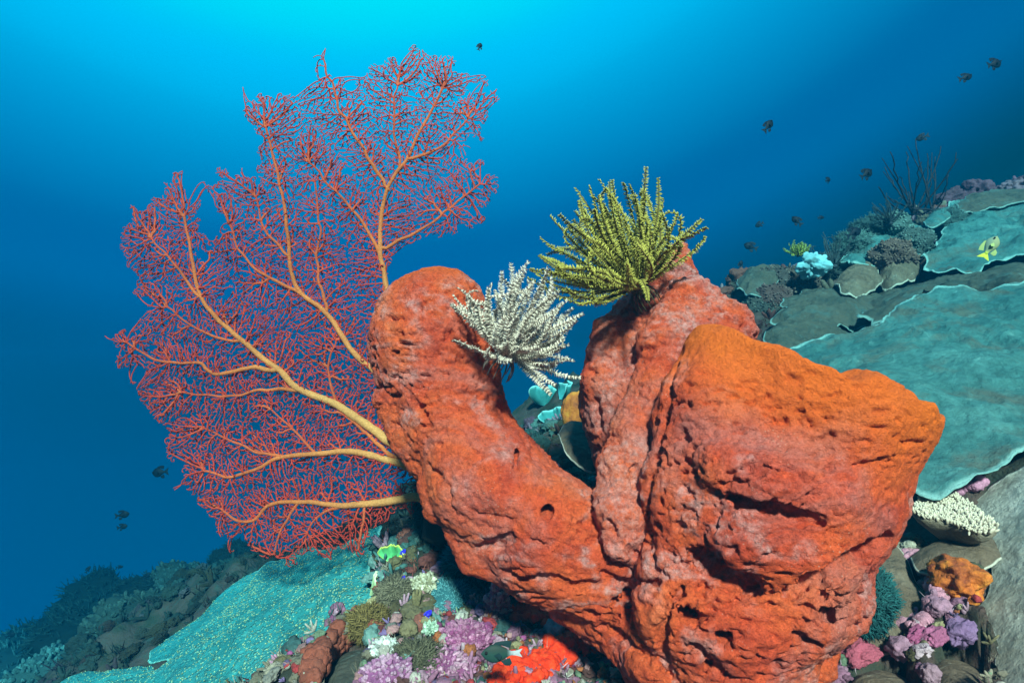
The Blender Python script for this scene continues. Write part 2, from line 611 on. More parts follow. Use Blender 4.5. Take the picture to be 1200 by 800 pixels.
def terrain(xy):
    xy = np.atleast_2d(np.asarray(xy, dtype=np.float64))
    z = terrain_base(xy)
    p = np.column_stack([xy, z * 0.5])
    dist = np.hypot(xy[:, 0], xy[:, 1])
    big = sstep(1.5, 5, dist)
    z = z + (0.03 + 0.22 * big) * fbm(p * (1.4 + 0 * big[:, None]), 4, 3) * (0.5 + 0.5 * big)
    z = z + 0.022 * ridged(p * 7.0, 3, 11) + 0.010 * fbm(p * 26.0, 3, 21)
    far = sstep(2.2, 3.2, dist)
    z = z + far * (0.10 * ridged(p * 2.6, 3, 41) + 0.05 * ridged(p * 7.5, 2, 45))
    for poly, c, n in PLATES:
        lo, hi = poly.min(0), poly.max(0)
        k = np.nonzero(((xy > lo) & (xy < hi)).all(1))[0]
        if len(k):
            k = k[inside(poly, xy[k])]
            zp = c[2] - ((xy[k] - c[:2]) @ n[:2]) / n[2]
            z[k] = np.minimum(z[k], zp - 0.03)
    return z


def ground(x, y, dmin=0.5, dmax=9.0):
    """point of the reef surface seen at a photo pixel (rough march)"""
    r = ray(x, y)
    lo, hi = dmin, dmax
    for n_ in (110, 14, 8):
        ds = np.linspace(lo, hi, n_)
        pts = CAM + r[None, :] * ds[:, None]
        below = pts[:, 2] < terrain(pts[:, :2])
        k = int(np.argmax(below)) if below.any() else n_ - 1
        lo, hi = ds[max(k - 1, 0)], ds[k]
    return pts[k]


def gnormal(p, e=0.06):
    q = np.array([[p[0] + e, p[1]], [p[0] - e, p[1]], [p[0], p[1] + e], [p[0], p[1] - e]])
    z = terrain_base(q)
    return norm([-(z[0] - z[1]) / (2 * e), -(z[2] - z[3]) / (2 * e), 1])


def grid_axis(lo, hi, n, focus, k):
    t = np.linspace(-1, 1, n)
    s = np.sinh(k * t) / math.sinh(k)
    return np.where(s < 0, focus + s * (focus - lo), focus + s * (hi - focus))


# ------------------------------------------------------------------ water as a volume
hx0, hx1, hy0, hy1, hz0, hz1 = -15.5, 5.0, -0.3, 16.5, -8.2, 1.75
hv = np.array([(x, y, z) for x in (hx0, hx1) for y in (hy0, hy1) for z in (hz0, hz1)], dtype=float)
hf = np.array([(0, 1, 3, 2), (4, 6, 7, 5), (0, 4, 5, 1), (2, 3, 7, 6), (0, 2, 6, 4), (1, 5, 7, 3)])
hm = bpy.data.materials.new('sea_water')
hm.use_nodes = True
hn = hm.node_tree
hn.nodes.clear()
ho = hn.nodes.new('ShaderNodeOutputMaterial')
pv = hn.nodes.new('ShaderNodeVolumePrincipled')
pv.inputs['Color'].default_value = (0.0, 0.040, 0.086, 1)
pv.inputs['Absorption Color'].default_value = (0.0, 0.66, 0.90, 1)
pv.inputs['Density'].default_value = 0.24
pv.inputs['Anisotropy'].default_value = 0.0
hn.links.new(pv.outputs[0], ho.inputs['Volume'])
haze = build('haze', hv, hf, hm, smooth=False)
tag(haze, 'clear blue sea water filling the space round the reef', kind='stuff')

# ------------------------------------------------------------------ sculpting by distance fields


def smin(a, b, k):
    h = np.clip(0.5 + 0.5 * (b - a) / k, 0, 1)
    return b + (a - b) * h - k * h * (1 - h)


def smax(a, b, k):
    return -smin(-a, -b, k)


def cone(p, a, ra, b, rb):
    ba = b - a
    h = np.clip(((p - a) @ ba) / (ba @ ba), 0, 1)
    return np.linalg.norm(p - a - h[:, None] * ba, axis=1) - (ra + (rb - ra) * h)


def chain(p, nodes, k=0.03):
    """nodes: (pixel x, pixel y, depth, radius in metres)"""
    r = None
    pts = [P(*n[:3]) for n in nodes]
    if len(nodes) == 1:
        return np.linalg.norm(p - pts[0], axis=1) - nodes[0][3]
    for i in range(len(nodes) - 1):
        d = cone(p, pts[i], nodes[i][3], pts[i + 1], nodes[i + 1][3])
        r = d if r is None else smin(r, d, k)
    return r


def march(sdf, x, y, d0=0.5, d1=1.7):
    ds = np.linspace(d0, d1, 600)
    pts = CAM + ray(x, y)[None, :] * ds[:, None]
    v = sdf(pts) < 0
    if not v.any():
        return None
    return pts[int(np.argmax(v))]


def surface_nets(f, lo, h):
    s = f < 0
    nx, ny, nz = f.shape
    off = np.array([(0, 0, 0), (1, 0, 0), (0, 1, 0), (1, 1, 0), (0, 0, 1), (1, 0, 1), (0, 1, 1), (1, 1, 1)])
    cnt = sum(s[o[0]:nx - 1 + o[0], o[1]:ny - 1 + o[1], o[2]:nz - 1 + o[2]].astype(np.int8) for o in off)
    idx = np.argwhere((cnt > 0) & (cnt < 8))
    vals = np.stack([f[idx[:, 0] + o[0], idx[:, 1] + o[1], idx[:, 2] + o[2]] for o in off], 1)
    acc = np.zeros((len(idx), 3))
    num = np.zeros(len(idx))
    for a, b in ((0, 1), (2, 3), (4, 5), (6, 7), (0, 2), (1, 3), (4, 6), (5, 7), (0, 4), (1, 5), (2, 6), (3, 7)):
        va, vb = vals[:, a], vals[:, b]
        mk = (va < 0) != (vb < 0)
        t = np.where(mk, va / np.where(mk, va - vb, 1), 0)
        acc += mk[:, None] * (off[a] + t[:, None] * (off[b] - off[a]))
        num += mk
    verts = lo + (idx + acc / num[:, None]) * h
    vid = np.full((nx - 1, ny - 1, nz - 1), -1, dtype=np.int32)
    vid[idx[:, 0], idx[:, 1], idx[:, 2]] = np.arange(len(idx))
    quads = []
    for ax in range(3):
        sl0 = [slice(None)] * 3
        sl1 = [slice(None)] * 3
        sl0[ax] = slice(0, -1)
        sl1[ax] = slice(1, None)
        ed = np.argwhere(s[tuple(sl0)] != s[tuple(sl1)])
        o1, o2 = [(1, 2), (2, 0), (0, 1)][ax]
        ok = (ed[:, o1] > 0) & (ed[:, o2] > 0) & (ed[:, o1] < f.shape[o1] - 1) & (ed[:, o2] < f.shape[o2] - 1)
        ed = ed[ok]
        q = []
        for d1_, d2_ in ((1, 1), (0, 1), (0, 0), (1, 0)):
            e = ed.copy()
            e[:, o1] -= d1_
            e[:, o2] -= d2_
            q.append(vid[e[:, 0], e[:, 1], e[:, 2]])
        q = np.stack(q, 1)
        inside0 = s[ed[:, 0], ed[:, 1], ed[:, 2]]
        q[~inside0] = q[~inside0][:, ::-1]
        quads.append(q)
    q = np.concatenate(quads)
    return verts, q[(q >= 0).all(1)]


def vnormals(v, q):
    fn = np.cross(v[q[:, 2]] - v[q[:, 0]], v[q[:, 3]] - v[q[:, 1]])
    n = np.zeros_like(v)
    for k in range(4):
        for c in range(3):
            n[:, c] += np.bincount(q[:, k], fn[:, c], minlength=len(v))
    return n / (np.linalg.norm(n, axis=1)[:, None] + 1e-12)


def sculpt(sdf, lo, hi, h):
    lo, hi = np.asarray(lo), np.asarray(hi)
    n = np.ceil((hi - lo) / h).astype(int) + 1
    # coarse pass, then only evaluate where the surface can be
    ax = [lo[i] + np.arange(n[i]) * h for i in range(3)]
    f = np.empty(n, dtype=np.float32)
    yy, zz = np.meshgrid(ax[1], ax[2], indexing='ij')
    st = 6
    for i0 in range(0, n[0], st):
        xs = ax[0][i0:i0 + st]
        pts = np.stack([np.repeat(xs, yy.size), np.tile(yy.ravel(), len(xs)), np.tile(zz.ravel(), len(xs))], 1)
        f[i0:i0 + st] = sdf(pts).reshape(len(xs), n[1], n[2])
    return surface_nets(f, lo, h)


def bbox_nodes(nodes, pad=0.03):
    pts = np.array([P(*n[:3]) for n in nodes])
    r = np.array([n[3] for n in nodes])[:, None]
    return (pts - r).min(0) - pad, (pts + r).max(0) + pad


def relief(v, nrm, amp=1.0, seed=0):
    """the lumps, wrinkles and pits of sponge skin, as real displacement"""
    p = v.copy()
    w = p * np.array([.8, 1, 1.7])
    warp = np.stack([fbm(p * 9 + 3, 2, seed + 50), fbm(p * 9 + 13, 2, seed + 51), fbm(p * 9 + 23, 2, seed + 52)], 1) * 0.02
    d = 0.008 * fbm((p + warp) * 10, 3, seed)
    wr = ridged((w + warp) * 17, 3, seed + 7)
    d += 0.0055 * wr * (0.4 + 0.6 * sstep(-.3, .3, fbm(p * 5, 2, seed + 61)))
    pits = fbm((w + warp * 1.5) * 58, 2, seed + 9)
    patch = sstep(-0.25, 0.35, fbm(p * 7, 2, seed + 31))
    d -= 0.011 * sstep(0.24, 0.5, pits) * (0.25 + 0.75 * patch)
    d += 0.0034 * fbm(p * 120, 2, seed + 15)
    d -= 0.004 * sstep(.2, .45, fbm((w + warp) * 105, 2, seed + 19)) * patch
    dust = sstep(0.30, 0.75, wr) * sstep(-.1, .3, fbm(p * 6, 3, seed + 71)) + .8 * sstep(.25, .5, fbm((p + warp) * 16, 4, seed + 81))
    return v + nrm * (d * amp)[:, None], np.clip(dust, 0, 1)


sponge = empty('sponge', P(860, 800, 1.05), 'big red and orange sponge with a leaning tube and a wide barrel, crinoids on top', 'sponge')
SDF = {}


def carve_list(base, items):
    """items: (list of pixels, radius, inward depth, flatten)"""
    out = []
    for px, r, inward in items:
        pts = []
        for (x, y) in px:
            s = march(base, x, y)
            if s is None:
                continue
            pts.append(s + norm(ray(x, y)) * inward)
            if len(px) == 1:       # an opening runs inward and upward
                pts.append(s + norm(norm(ray(x, y)) + UP * .55) * .06)
        if pts:
            out.append((pts, r))
    return out


BASES, CARVES, CUTS, JOBS = [], [], [], []


def make_lobe(name, nodes, adds=(), carves=(), cut=None, cavity=None, k=0.035, h=0.0038, amp=1.0, seed=0, rimfn=None, label=None):
    def base(p):
        r = chain(p, nodes, k)
        for a, ka in adds:
            r = smin(r, chain(p, a, ka), ka)
        if cut is not None:
            nrm_, p0 = cut
            wob = 0.007 * np.sin(p[:, 0] * 31 + 1) + 0.005 * np.sin(p[:, 0] * 67 + p[:, 1] * 40) + 0.003 * np.sin(p[:, 0] * 120 + 2)
            r = smax(r, (p - p0) @ nrm_ + wob, 0.006)
        return r
    BASES.append(base)
    CARVES.extend(carves)

    def full(p):
        r = base(p)
        if cavity is not None:
            r = smax(r, -chain(p, cavity, 0.03), 0.012)
        for pts, rad in CUTS:
            mid_ = np.mean(pts, axis=0)
            reach = max(np.linalg.norm(q_ - mid_) for q_ in pts) + rad + .02
            if np.linalg.norm(np.clip(mid_, p.min(0), p.max(0)) - mid_) > reach:
                continue
            if len(pts) == 1:
                c = np.linalg.norm(p - pts[0], axis=1) - rad
            else:
                c = None
                for i in range(len(pts) - 1):
                    hole = len(pts) == 2 and np.linalg.norm(pts[1] - pts[0]) > .045
                    ra = rad * (0.55 if i == 0 and not hole else 1.0)
                    rb = rad * (0.55 if i == len(pts) - 2 and not hole else 1.0)
                    d = cone(p, pts[i], ra, pts[i + 1], rb)
                    c = d if c is None else np.minimum(c, d)
            r = smax(r, -c, 0.006)
        return r
    JOBS.append(lambda: finish_lobe(name, nodes, adds, full, h, amp, seed, rimfn, label))


def finish_lobe(name, nodes, adds, full, h, amp, seed, rimfn, label):
    alln = list(nodes)
    for a, _ in adds:
        alln += list(a)
    lo, hi = bbox_nodes(alln)
    v, q = sculpt(full, lo, hi, h)
    nr = vnormals(v, q)
    rim = rimfn(v) if rimfn else np.zeros(len(v))
    v, dust = relief(v, nr, amp * (1 - 0.65 * rim), seed)
    if seed in (11, 23):       # the rear and middle lobes carry more of the pale mauve film
        dust = np.clip(dust + .75 * sstep(-.25, .35, fbm(v * 13, 4, seed + 90)), 0, 1)
    dust = dust * (1 - rim)
    SDF.setdefault(name, full)
    o = build(name, v, q, M['sponge'], sponge, True, {'rim': rim, 'dust': dust})
    if label:
        o['label'] = label
    return o


TUBE = [(503, 398, 1.20, .116), (512, 425, 1.20, .112), (533, 488, 1.15, .090), (573, 566, 1.10, .099), (640, 630, 1.06, .102), (708, 655, 1.06, .105)]


def tube_rim(v):
    d = np.linalg.norm(v - P(505, 310, 1.24), axis=1)
    return 0.75 * (1 - sstep(0.03, 0.13, d + 0.02 * fbm(v * 20, 2, 5)))


make_lobe('tube', TUBE,
          adds=[([(514, 368, 1.2, .092), (500, 372, 1.22, .092)], .03), ([(455, 470, 1.17, .03), (478, 510, 1.15, .035), (500, 545, 1.14, .035)], .02),
                ([(506, 568, 1.1, .026), (514, 592, 1.09, .028)], .008), ([(540, 622, 1.07, .028), (560, 652, 1.05, .030), (588, 664, 1.04, .030)], .010), ([(615, 682, 1.04, .022), (650, 692, 1.02, .026)], .02),
                ([(600, 575, 1.02, .04), (640, 612, 1.0, .04)], .05)],
          carves=[([(640, 603)], .012, .006), ([(604, 548)], .008, .003), ([(624, 536)], .006, .002), ([(620, 632), (640, 640), (655, 632)], .006, .0), ([(562, 640), (580, 640), (600, 630)], .015, .004), ([(528, 570), (535, 600)], .008, .003), ([(505, 548), (520, 560)], .010, .002),
                  ([(476, 455), (492, 480), (505, 500)], .007, .0), ([(548, 520), (565, 540)], .006, .0), ([(590, 672), (640, 676), (680, 690)], .010, .004), ([(600, 610), (560, 600)], .005, 0)],
          cavity=[(508, 282, 1.25, .05), (508, 318, 1.28, .05)], seed=1, rimfn=tube_rim, label='left tube of the sponge, leaning out with an orange cap')

BACK = [(797, 296, 1.26, .018), (786, 335, 1.26, .052), (766, 395, 1.28, .100), (755, 470, 1.25, .125), (788, 590, 1.2, .128)]
make_lobe('lobe', BACK, adds=[([(712, 385, 1.22, .03), (705, 440, 1.2, .04)], .03), ([(800, 300, 1.27, .018), (796, 340, 1.25, .04)], .02)],
          carves=[([(700, 470), (705, 500)], .010, .004), ([(725, 345), (735, 400), (728, 440)], .004, 0)], seed=11, label='rear crimson lobe under the green crinoid')

MID = [(800, 345, 1.16, .030), (782, 405, 1.13, .043), (769, 460, 1.09, .037), (756, 500, 1.06, .044), (741, 550, 1.02, .046), (735, 605, .99, .046), (746, 645, .98, .034)]
make_lobe('lobe', MID, adds=[([(830, 392, 1.20, .055), (800, 480, 1.17, .085), (785, 580, 1.10, .08)], .02), ([(812, 346, 1.19, .036), (848, 390, 1.14, .052), (852, 440, 1.10, .05)], .03), ([(850, 378, 1.17, .024), (868, 364, 1.18, .013)], .015), ([(722, 600, .96, .026), (728, 640, .95, .024)], .02)],
          carves=[([(744, 548), (747, 570)], .012, .004), ([(714, 612), (722, 628)], .009, .003), ([(738, 640), (745, 652)], .009, .003), ([(800, 415), (783, 465), (773, 520), (764, 570), (761, 620), (770, 668)], .010, .004), ([(708, 672), (735, 686), (772, 682)], .014, .006)],
          amp=1.35, seed=23, label='narrow folded middle lobe with pale mauve ridges')

BARREL = [(848, 775, .96, .124), (870, 662, .97, .136), (917, 560, .99, .165), (946, 450, 1.01, .180), (955, 380, 1.03, .18)]
cut_n = norm(RIGHT * .357 + UP * .934 + FWD * (-0.02))
cut_p = P(955, 421, .85)


def barrel_rim(v):
    d = -((v - cut_p) @ cut_n)
    return 1 - sstep(0.0, 0.16, d + 0.03 * fbm(v * 14, 3, 9))


make_lobe('barrel', BARREL,
          adds=[([(850, 545, .84, .035), (905, 566, .82, .035), (965, 585, .83, .035)], .045), ([(870, 630, .83, .04), (950, 650, .84, .04), (985, 625, .88, .04)], .05), ([(1000, 490, .87, .05), (1045, 492, .93, .04)], .05), ([(1035, 470, .97, .06), (1088, 474, 1.0, .020)], .04),
                ([(845, 420, .99, .06), (838, 490, .96, .085), (828, 580, .94, .09), (815, 650, .94, .075)], .04), ([(940, 720, .86, .05), (975, 700, .9, .05)], .05), ([(795, 715, .90, .06), (850, 725, .87, .05)], .06)],
          carves=[([(856, 578), (872, 588), (905, 592), (938, 606), (962, 612)], .011, .008), ([(868, 588), (912, 596)], .013, .02), ([(920, 696), (955, 680), (985, 662), (1032, 640)], .016, .012), ([(978, 668), (1000, 656), (1022, 644), (1038, 632)], .022, .016), ([(818, 645), (845, 660), (870, 674), (888, 694)], .024, .016), ([(868, 672), (885, 690)], .026, .03),
                  ([(808, 724)], .017, .008), ([(850, 747)], .015, .010), ([(968, 722)], .012, .006), ([(905, 775)], .011, .006), ([(830, 780)], .010, .004), ([(1066, 610), (1072, 598)], .012, .006), ([(955, 690), (960, 700)], .010, .004),
                  ([(800, 690), (775, 740), (785, 790)], .012, .006), ([(930, 740), (955, 755)], .014, .008), ([(880, 545), (905, 552)], .006, 0)],
          cut=(cut_n, cut_p), cavity=[(955, 300, 1.02, .125), (944, 480, 1.01, .13), (925, 560, 1.0, .10)], seed=37, rimfn=barrel_rim, label='wide front barrel with a ragged bright orange rim')

BASE = [(668, 700, 1.08, .045), (715, 712, 1.05, .06), (785, 745, 1.0, .085), (840, 795, .98, .12), (885, 830, .98, .10)]
make_lobe('base', BASE, adds=[([(655, 696, 1.02, .026), (700, 704, 1.0, .03), (745, 708, .97, .03)], .02), ([(968, 735, .95, .024), (950, 780, .95, .035)], .02), ([(760, 715, .96, .035), (775, 765, .93, .05)], .03)],
          carves=[([(686, 716), (698, 720)], .012, .006), ([(735, 712)], .012, .006), ([(722, 706)], .007, .004), ([(720, 738), (760, 770)], .008, .003), ([(668, 690), (720, 684)], .008, .002), ([(820, 760), (850, 790)], .01, .004)], seed=51,
          label='knobbly foot with small round holes')


def sponge_sdf(p):
    r = BASES[0](p)
    for b in BASES[1:]:
        r = np.minimum(r, b(p))
    return r


CUTS.extend(carve_list(sponge_sdf, CARVES))
for job in JOBS:
    job()


# ------------------------------------------------------------------ sea fan
FAN_POLY = [(375, 52), (388, 92), (402, 112), (430, 88), (440, 72), (470, 70), (488, 60), (500, 60), (515, 72), (545, 72), (552, 92), (580, 98), (578, 122), (558, 142), (566, 152), (545, 172), (540, 196), (560, 196), (588, 205),
            (568, 226), (574, 250), (530, 272), (490, 290), (455, 300), (450, 360), (460, 450), (495, 540), (497, 585), (450, 606), (420, 640), (385, 640), (345, 655), (322, 662), (298, 640), (262, 622), (235, 590), (212, 575),
            (202, 535), (182, 490), (168, 468), (150, 425), (128, 400), (150, 388), (172, 372), (160, 330), (142, 290), (152, 252), (172, 248), (188, 222), (212, 205), (224, 235), (236, 262), (250, 300), (262, 268), (246, 205), (270, 198), (290, 212),
            (304, 180), (296, 150), (278, 112), (305, 114), (322, 132), (332, 98), (350, 112), (362, 100), (370, 80)]
FAN_HOLES = [(240, 300, 14), (405, 120, 8), (560, 175, 10), (330, 290, 9), (225, 448, 9), (410, 200, 9), (300, 500, 10), (520, 250, 9), (350, 415, 9), (430, 150, 8), (372, 560, 8), (480, 110, 7), (270, 345, 9), (385, 610, 9)]
FAN_BRANCHES = [
    # (points px, radius px start, end, parent branch index or None)
    [[(505, 585), (485, 470), (462, 380), (448, 310), (446, 270), (455, 220), (478, 186), (490, 158), (505, 130), (518, 104)], 8.0, 2.0],
    [[(505, 585), (470, 470), (440, 437), (415, 415), (385, 370), (355, 345), (341, 318), (336, 262), (326, 205), (312, 150)], 7.5, 1.8],
    [[(505, 588), (490, 548), (470, 528), (430, 498), (395, 475), (350, 455), (325, 432), (285, 400), (255, 375), (234, 345), (226, 310), (216, 255)], 9.5, 2.0],
    [[(505, 590), (490, 556), (475, 546), (440, 535), (405, 529), (370, 532), (330, 535), (300, 550), (270, 558), (240, 552)], 8.0, 1.8],
    [[(508, 592), (488, 583), (440, 589), (400, 592), (350, 588), (315, 592), (296, 609), (276, 609), (262, 600)], 7.5, 1.8],
]
FAN_SIDE = [  # side branches: (branch index, points, r0, r1)
    (0, [(455, 222), (430, 182), (405, 140), (392, 110), (380, 70)], 3.6, 1.4), (0, [(452, 292), (495, 268), (530, 240), (560, 218)], 3.2, 1.4), (0, [(447, 300), (425, 262), (395, 225), (362, 192)], 3.4, 1.4),
    (0, [(480, 186), (520, 170), (548, 140)], 3.0, 1.4), (0, [(470, 200), (462, 150), (465, 100)], 2.6, 1.3),
    (1, [(356, 346), (322, 330), (285, 300), (268, 262)], 3.4, 1.4), (1, [(385, 370), (372, 320), (375, 270), (368, 215)], 3.0, 1.3), (1, [(338, 300), (310, 270), (300, 230)], 2.6, 1.3),
    (2, [(325, 432), (290, 432), (250, 437), (234, 424), (190, 424), (150, 402)], 4.5, 1.4), (2, [(350, 456), (325, 455), (300, 458), (270, 465), (215, 460)], 3.6, 1.4), (2, [(234, 347), (205, 312), (178, 280)], 3.0, 1.3),
    (2, [(285, 400), (240, 390), (195, 360)], 2.8, 1.3), (2, [(395, 476), (385, 440), (392, 400)], 2.6, 1.3),
    (3, [(490, 550), (465, 536), (440, 518), (405, 488), (380, 480)], 4.6, 1.6), (3, [(370, 532), (345, 505), (320, 480)], 2.6, 1.3), (3, [(332, 536), (290, 525), (240, 500)], 2.8, 1.3),
    (4, [(400, 592), (372, 606), (360, 622)], 2.6, 1.3), (4, [(350, 588), (330, 620), (322, 648)], 2.6, 1.3),
]


def catmull(pts, step):
    pts = np.asarray(pts, dtype=np.float64)
    p = np.vstack([2 * pts[0] - pts[1], pts, 2 * pts[-1] - pts[-2]])
    out = []
    for i in range(1, len(p) - 2):
        n = max(1, int(np.linalg.norm(p[i + 1] - p[i]) / step))
        t = np.arange(n)[:, None] / n
        out.append(0.5 * ((2 * p[i]) + (-p[i - 1] + p[i + 1]) * t + (2 * p[i - 1] - 5 * p[i] + 4 * p[i + 1] - p[i + 2]) * t ** 2 + (-p[i - 1] + 3 * p[i] - 3 * p[i + 1] + p[i + 2]) * t ** 3))
    out.append(pts[-1:])
    return np.vstack(out)


def fan_depth(x, y, layer=0.0):
    """the fan's blade: a gently curved sheet standing behind the leaning tube"""
    return 1.52 + 0.00030 * (400 - y) + 0.00025 * np.abs(x - 420) + 0.03 * np.sin(x * 0.013 + y * 0.007) + layer


def fan_point(xy, layer):
    d = fan_depth(xy[:, 0], xy[:, 1], layer)
    return CAM + (RIGHT[None] * ((xy[:, 0] - 600) / FPX)[:, None] + UP[None] * ((400 - xy[:, 1]) / FPX)[:, None] + FWD[None]) * d[:, None]


def grow(step=2.3, spacing=2.55, kill=1.95, infl=90.0, seed=0, sprout=.12):
    rng = np.random.default_rng(seed)
    nodes, parent, rad, branch, fixed = [], [], [], [], []

    def put(path, r0, r1, bi):
        k = len(path)
        prev = -1
        if nodes:
            # attach to the nearest existing node of the same branch
            arr = np.array(nodes)
            same = np.array(branch) == bi
            if same.any():
                dd = np.linalg.norm(arr - path[0], axis=1) + (~same) * 1e6
                prev = int(np.argmin(dd))
        for i, q in enumerate(path):
            nodes.append(q)
            parent.append(prev)
            rad.append(0.74 * (r0 + (r1 - r0) * (i / (k - 1)) ** 0.75))
            branch.append(bi)
            fixed.append(True)
            prev = len(nodes) - 1
    for bi, (pts, r0, r1) in enumerate(FAN_BRANCHES):
        pth = catmull(pts, step)
        put(pth + 1.2 * np.stack([vnoise(np.column_stack([pth * 0.06, np.full(len(pth), bi)]), 5), vnoise(np.column_stack([pth * 0.06, np.full(len(pth), bi)]), 6)], 1), r0, r1, bi)
    for bi, pts, r0, r1 in FAN_SIDE:
        pth = catmull(pts, step)
        put(pth + 2.2 * np.stack([vnoise(np.column_stack([pth * 0.07, np.full(len(pth), bi)]), 15), vnoise(np.column_stack([pth * 0.07, np.full(len(pth), bi)]), 16)], 1), r0, r1, bi)
    g = np.stack(np.meshgrid(np.arange(120, 600, spacing), np.arange(45, 670, spacing), indexing='ij'), -1).reshape(-1, 2)
    at = g + rng.uniform(-0.5, 0.5, g.shape) * spacing
    wob = np.stack([vnoise(np.column_stack([at * 0.085, np.zeros(len(at))]), 8), vnoise(np.column_stack([at * 0.085, np.ones(len(at))]), 9)], 1) * 16
    at = at[inside(FAN_POLY, at + wob)]
    for hx, hy, hr in FAN_HOLES:
        wq = np.stack([vnoise(np.column_stack([at * 0.12, np.zeros(len(at))]), 28), vnoise(np.column_stack([at * 0.12, np.ones(len(at))]), 29)], 1) * 6
        at = at[np.hypot(at[:, 0] + wq[:, 0] - hx, at[:, 1] + wq[:, 1] - hy) > hr * .6]
    thin = vnoise(np.column_stack([at * 0.035, np.full(len(at), seed * 3.0)]), 77)
    at = at[rng.random(len(at)) < 0.85 + 0.5 * thin]
    near = np.full(len(at), -1)
    nd = np.full(len(at), 1e9)

    def update(new):
        nonlocal at, near, nd
        if not len(new):
            return
        arr = np.array([nodes[i] for i in new])
        for s in range(0, len(new), 256):
            d = np.linalg.norm(at[:, None] - arr[None, s:s + 256], axis=2)
            k = d.argmin(1)
            dm = d[np.arange(len(at)), k]
            better = dm < nd
            nd = np.where(better, dm, nd)
            near = np.where(better, np.array(new)[s + k], near)
        keep = nd > kill
        at, near, nd = at[keep], near[keep], nd[keep]
    allf = np.array(nodes)
    dmin = np.full(len(at), 1e9)
    for s in range(0, len(allf), 200):
        dmin = np.minimum(dmin, np.linalg.norm(at[:, None] - allf[None, s:s + 200], axis=2).min(1))
    at = at[dmin > kill]
    near, nd = np.full(len(at), -1), np.full(len(at), 1e9)
    kids_ = set(parent)
    update([i for i in range(len(nodes)) if i not in kids_ or rng.random() < sprout])     # only here and there does a branch sprout
    centre = np.array([505.0, 590.0])
    for it in range(140):
        if len(at) == 0:
            break
        m_ = nd < infl
        if not m_.any():
            infl *= 1.5
            continue
        ids, inv = np.unique(near[m_], return_inverse=True)
        pos = np.array([nodes[i] for i in ids])
        vec = at[m_] - pos[inv]
        vec /= np.linalg.norm(vec, axis=1)[:, None] + 1e-9
        order_ = rng.permutation(len(inv))
        pick = np.zeros((len(ids), 2))
        pick[inv[order_]] = vec[order_]          # one attractor per node leads, its neighbours in direction join
        ok_ = (vec * pick[inv]).sum(1) > 0.55
        s = np.zeros((len(ids), 2))
        np.add.at(s, inv[ok_], vec[ok_])
        s /= np.linalg.norm(s, axis=1)[:, None] + 1e-9
        out = pos - centre
        out /= np.linalg.norm(out, axis=1)[:, None] + 1e-9
        pp = np.array([nodes[parent[i]] if parent[i] >= 0 else nodes[i] - out[q_] for q_, i in enumerate(ids)])
        run = pos - pp
        run /= np.linalg.norm(run, axis=1)[:, None] + 1e-9
        s = s + 0.22 * out + np.where(np.array([fixed[i] for i in ids])[:, None], 1.5, 0.95) * run + rng.normal(0, 0.10, s.shape)
        s /= np.linalg.norm(s, axis=1)[:, None] + 1e-9
        new = []
        for i, p0, dv in zip(ids, pos, s):
            q = p0 + dv * step
            nodes.append(q)
            parent.append(int(i))
            rad.append(0.0)
            branch.append(branch[i])
            fixed.append(False)
            new.append(len(nodes) - 1)
        n0 = len(at)
        update(new)
    nodes = np.array(nodes)
    parent = np.array(parent)
    # twig thickness from what each carries
    load = np.ones(len(nodes))
    order = np.arange(len(nodes))[::-1]
    for i in order:
        if parent[i] >= 0 and not fixed[i]:
            load[parent[i]] += load[i]
    rad = np.array(rad)
    fx = np.array(fixed)
    tw = 0.47 + 0.065 * np.minimum(load, 500) ** 0.5
    rad = np.where(fx, rad, np.minimum(tw, 1.9))
    return nodes, parent, rad, np.array(branch), fx


fan = empty('sea_fan', P(508, 600, 1.5), 'large red sea fan with orange branches spreading behind the leaning sponge tube', 'sea fan')
PX = 1.55 / FPX


def fan_chains(nodes, parent, rad, sel):
    kids = {}
    for i in np.nonzero(sel)[0]:
        kids.setdefault(int(parent[i]), []).append(int(i))
    chains = []
    starts = [int(i) for i in np.nonzero(sel)[0] if parent[i] < 0 or not sel[parent[i]]]
    stack = [(int(parent[s]), s) for s in starts]
    while stack:
        p0, s = stack.pop()
        ch = [p0, s] if p0 >= 0 else [s]
        cur = s
        while True:
            ks = kids.get(cur, [])
            if not ks:
                break
            ks = sorted(ks, key=lambda q: -rad[q])
            for o_ in ks[1:]:
                stack.append((cur, o_))
            cur = ks[0]
            ch.append(cur)
        if len(ch) > 1:
            chains.append(ch)
    return chains


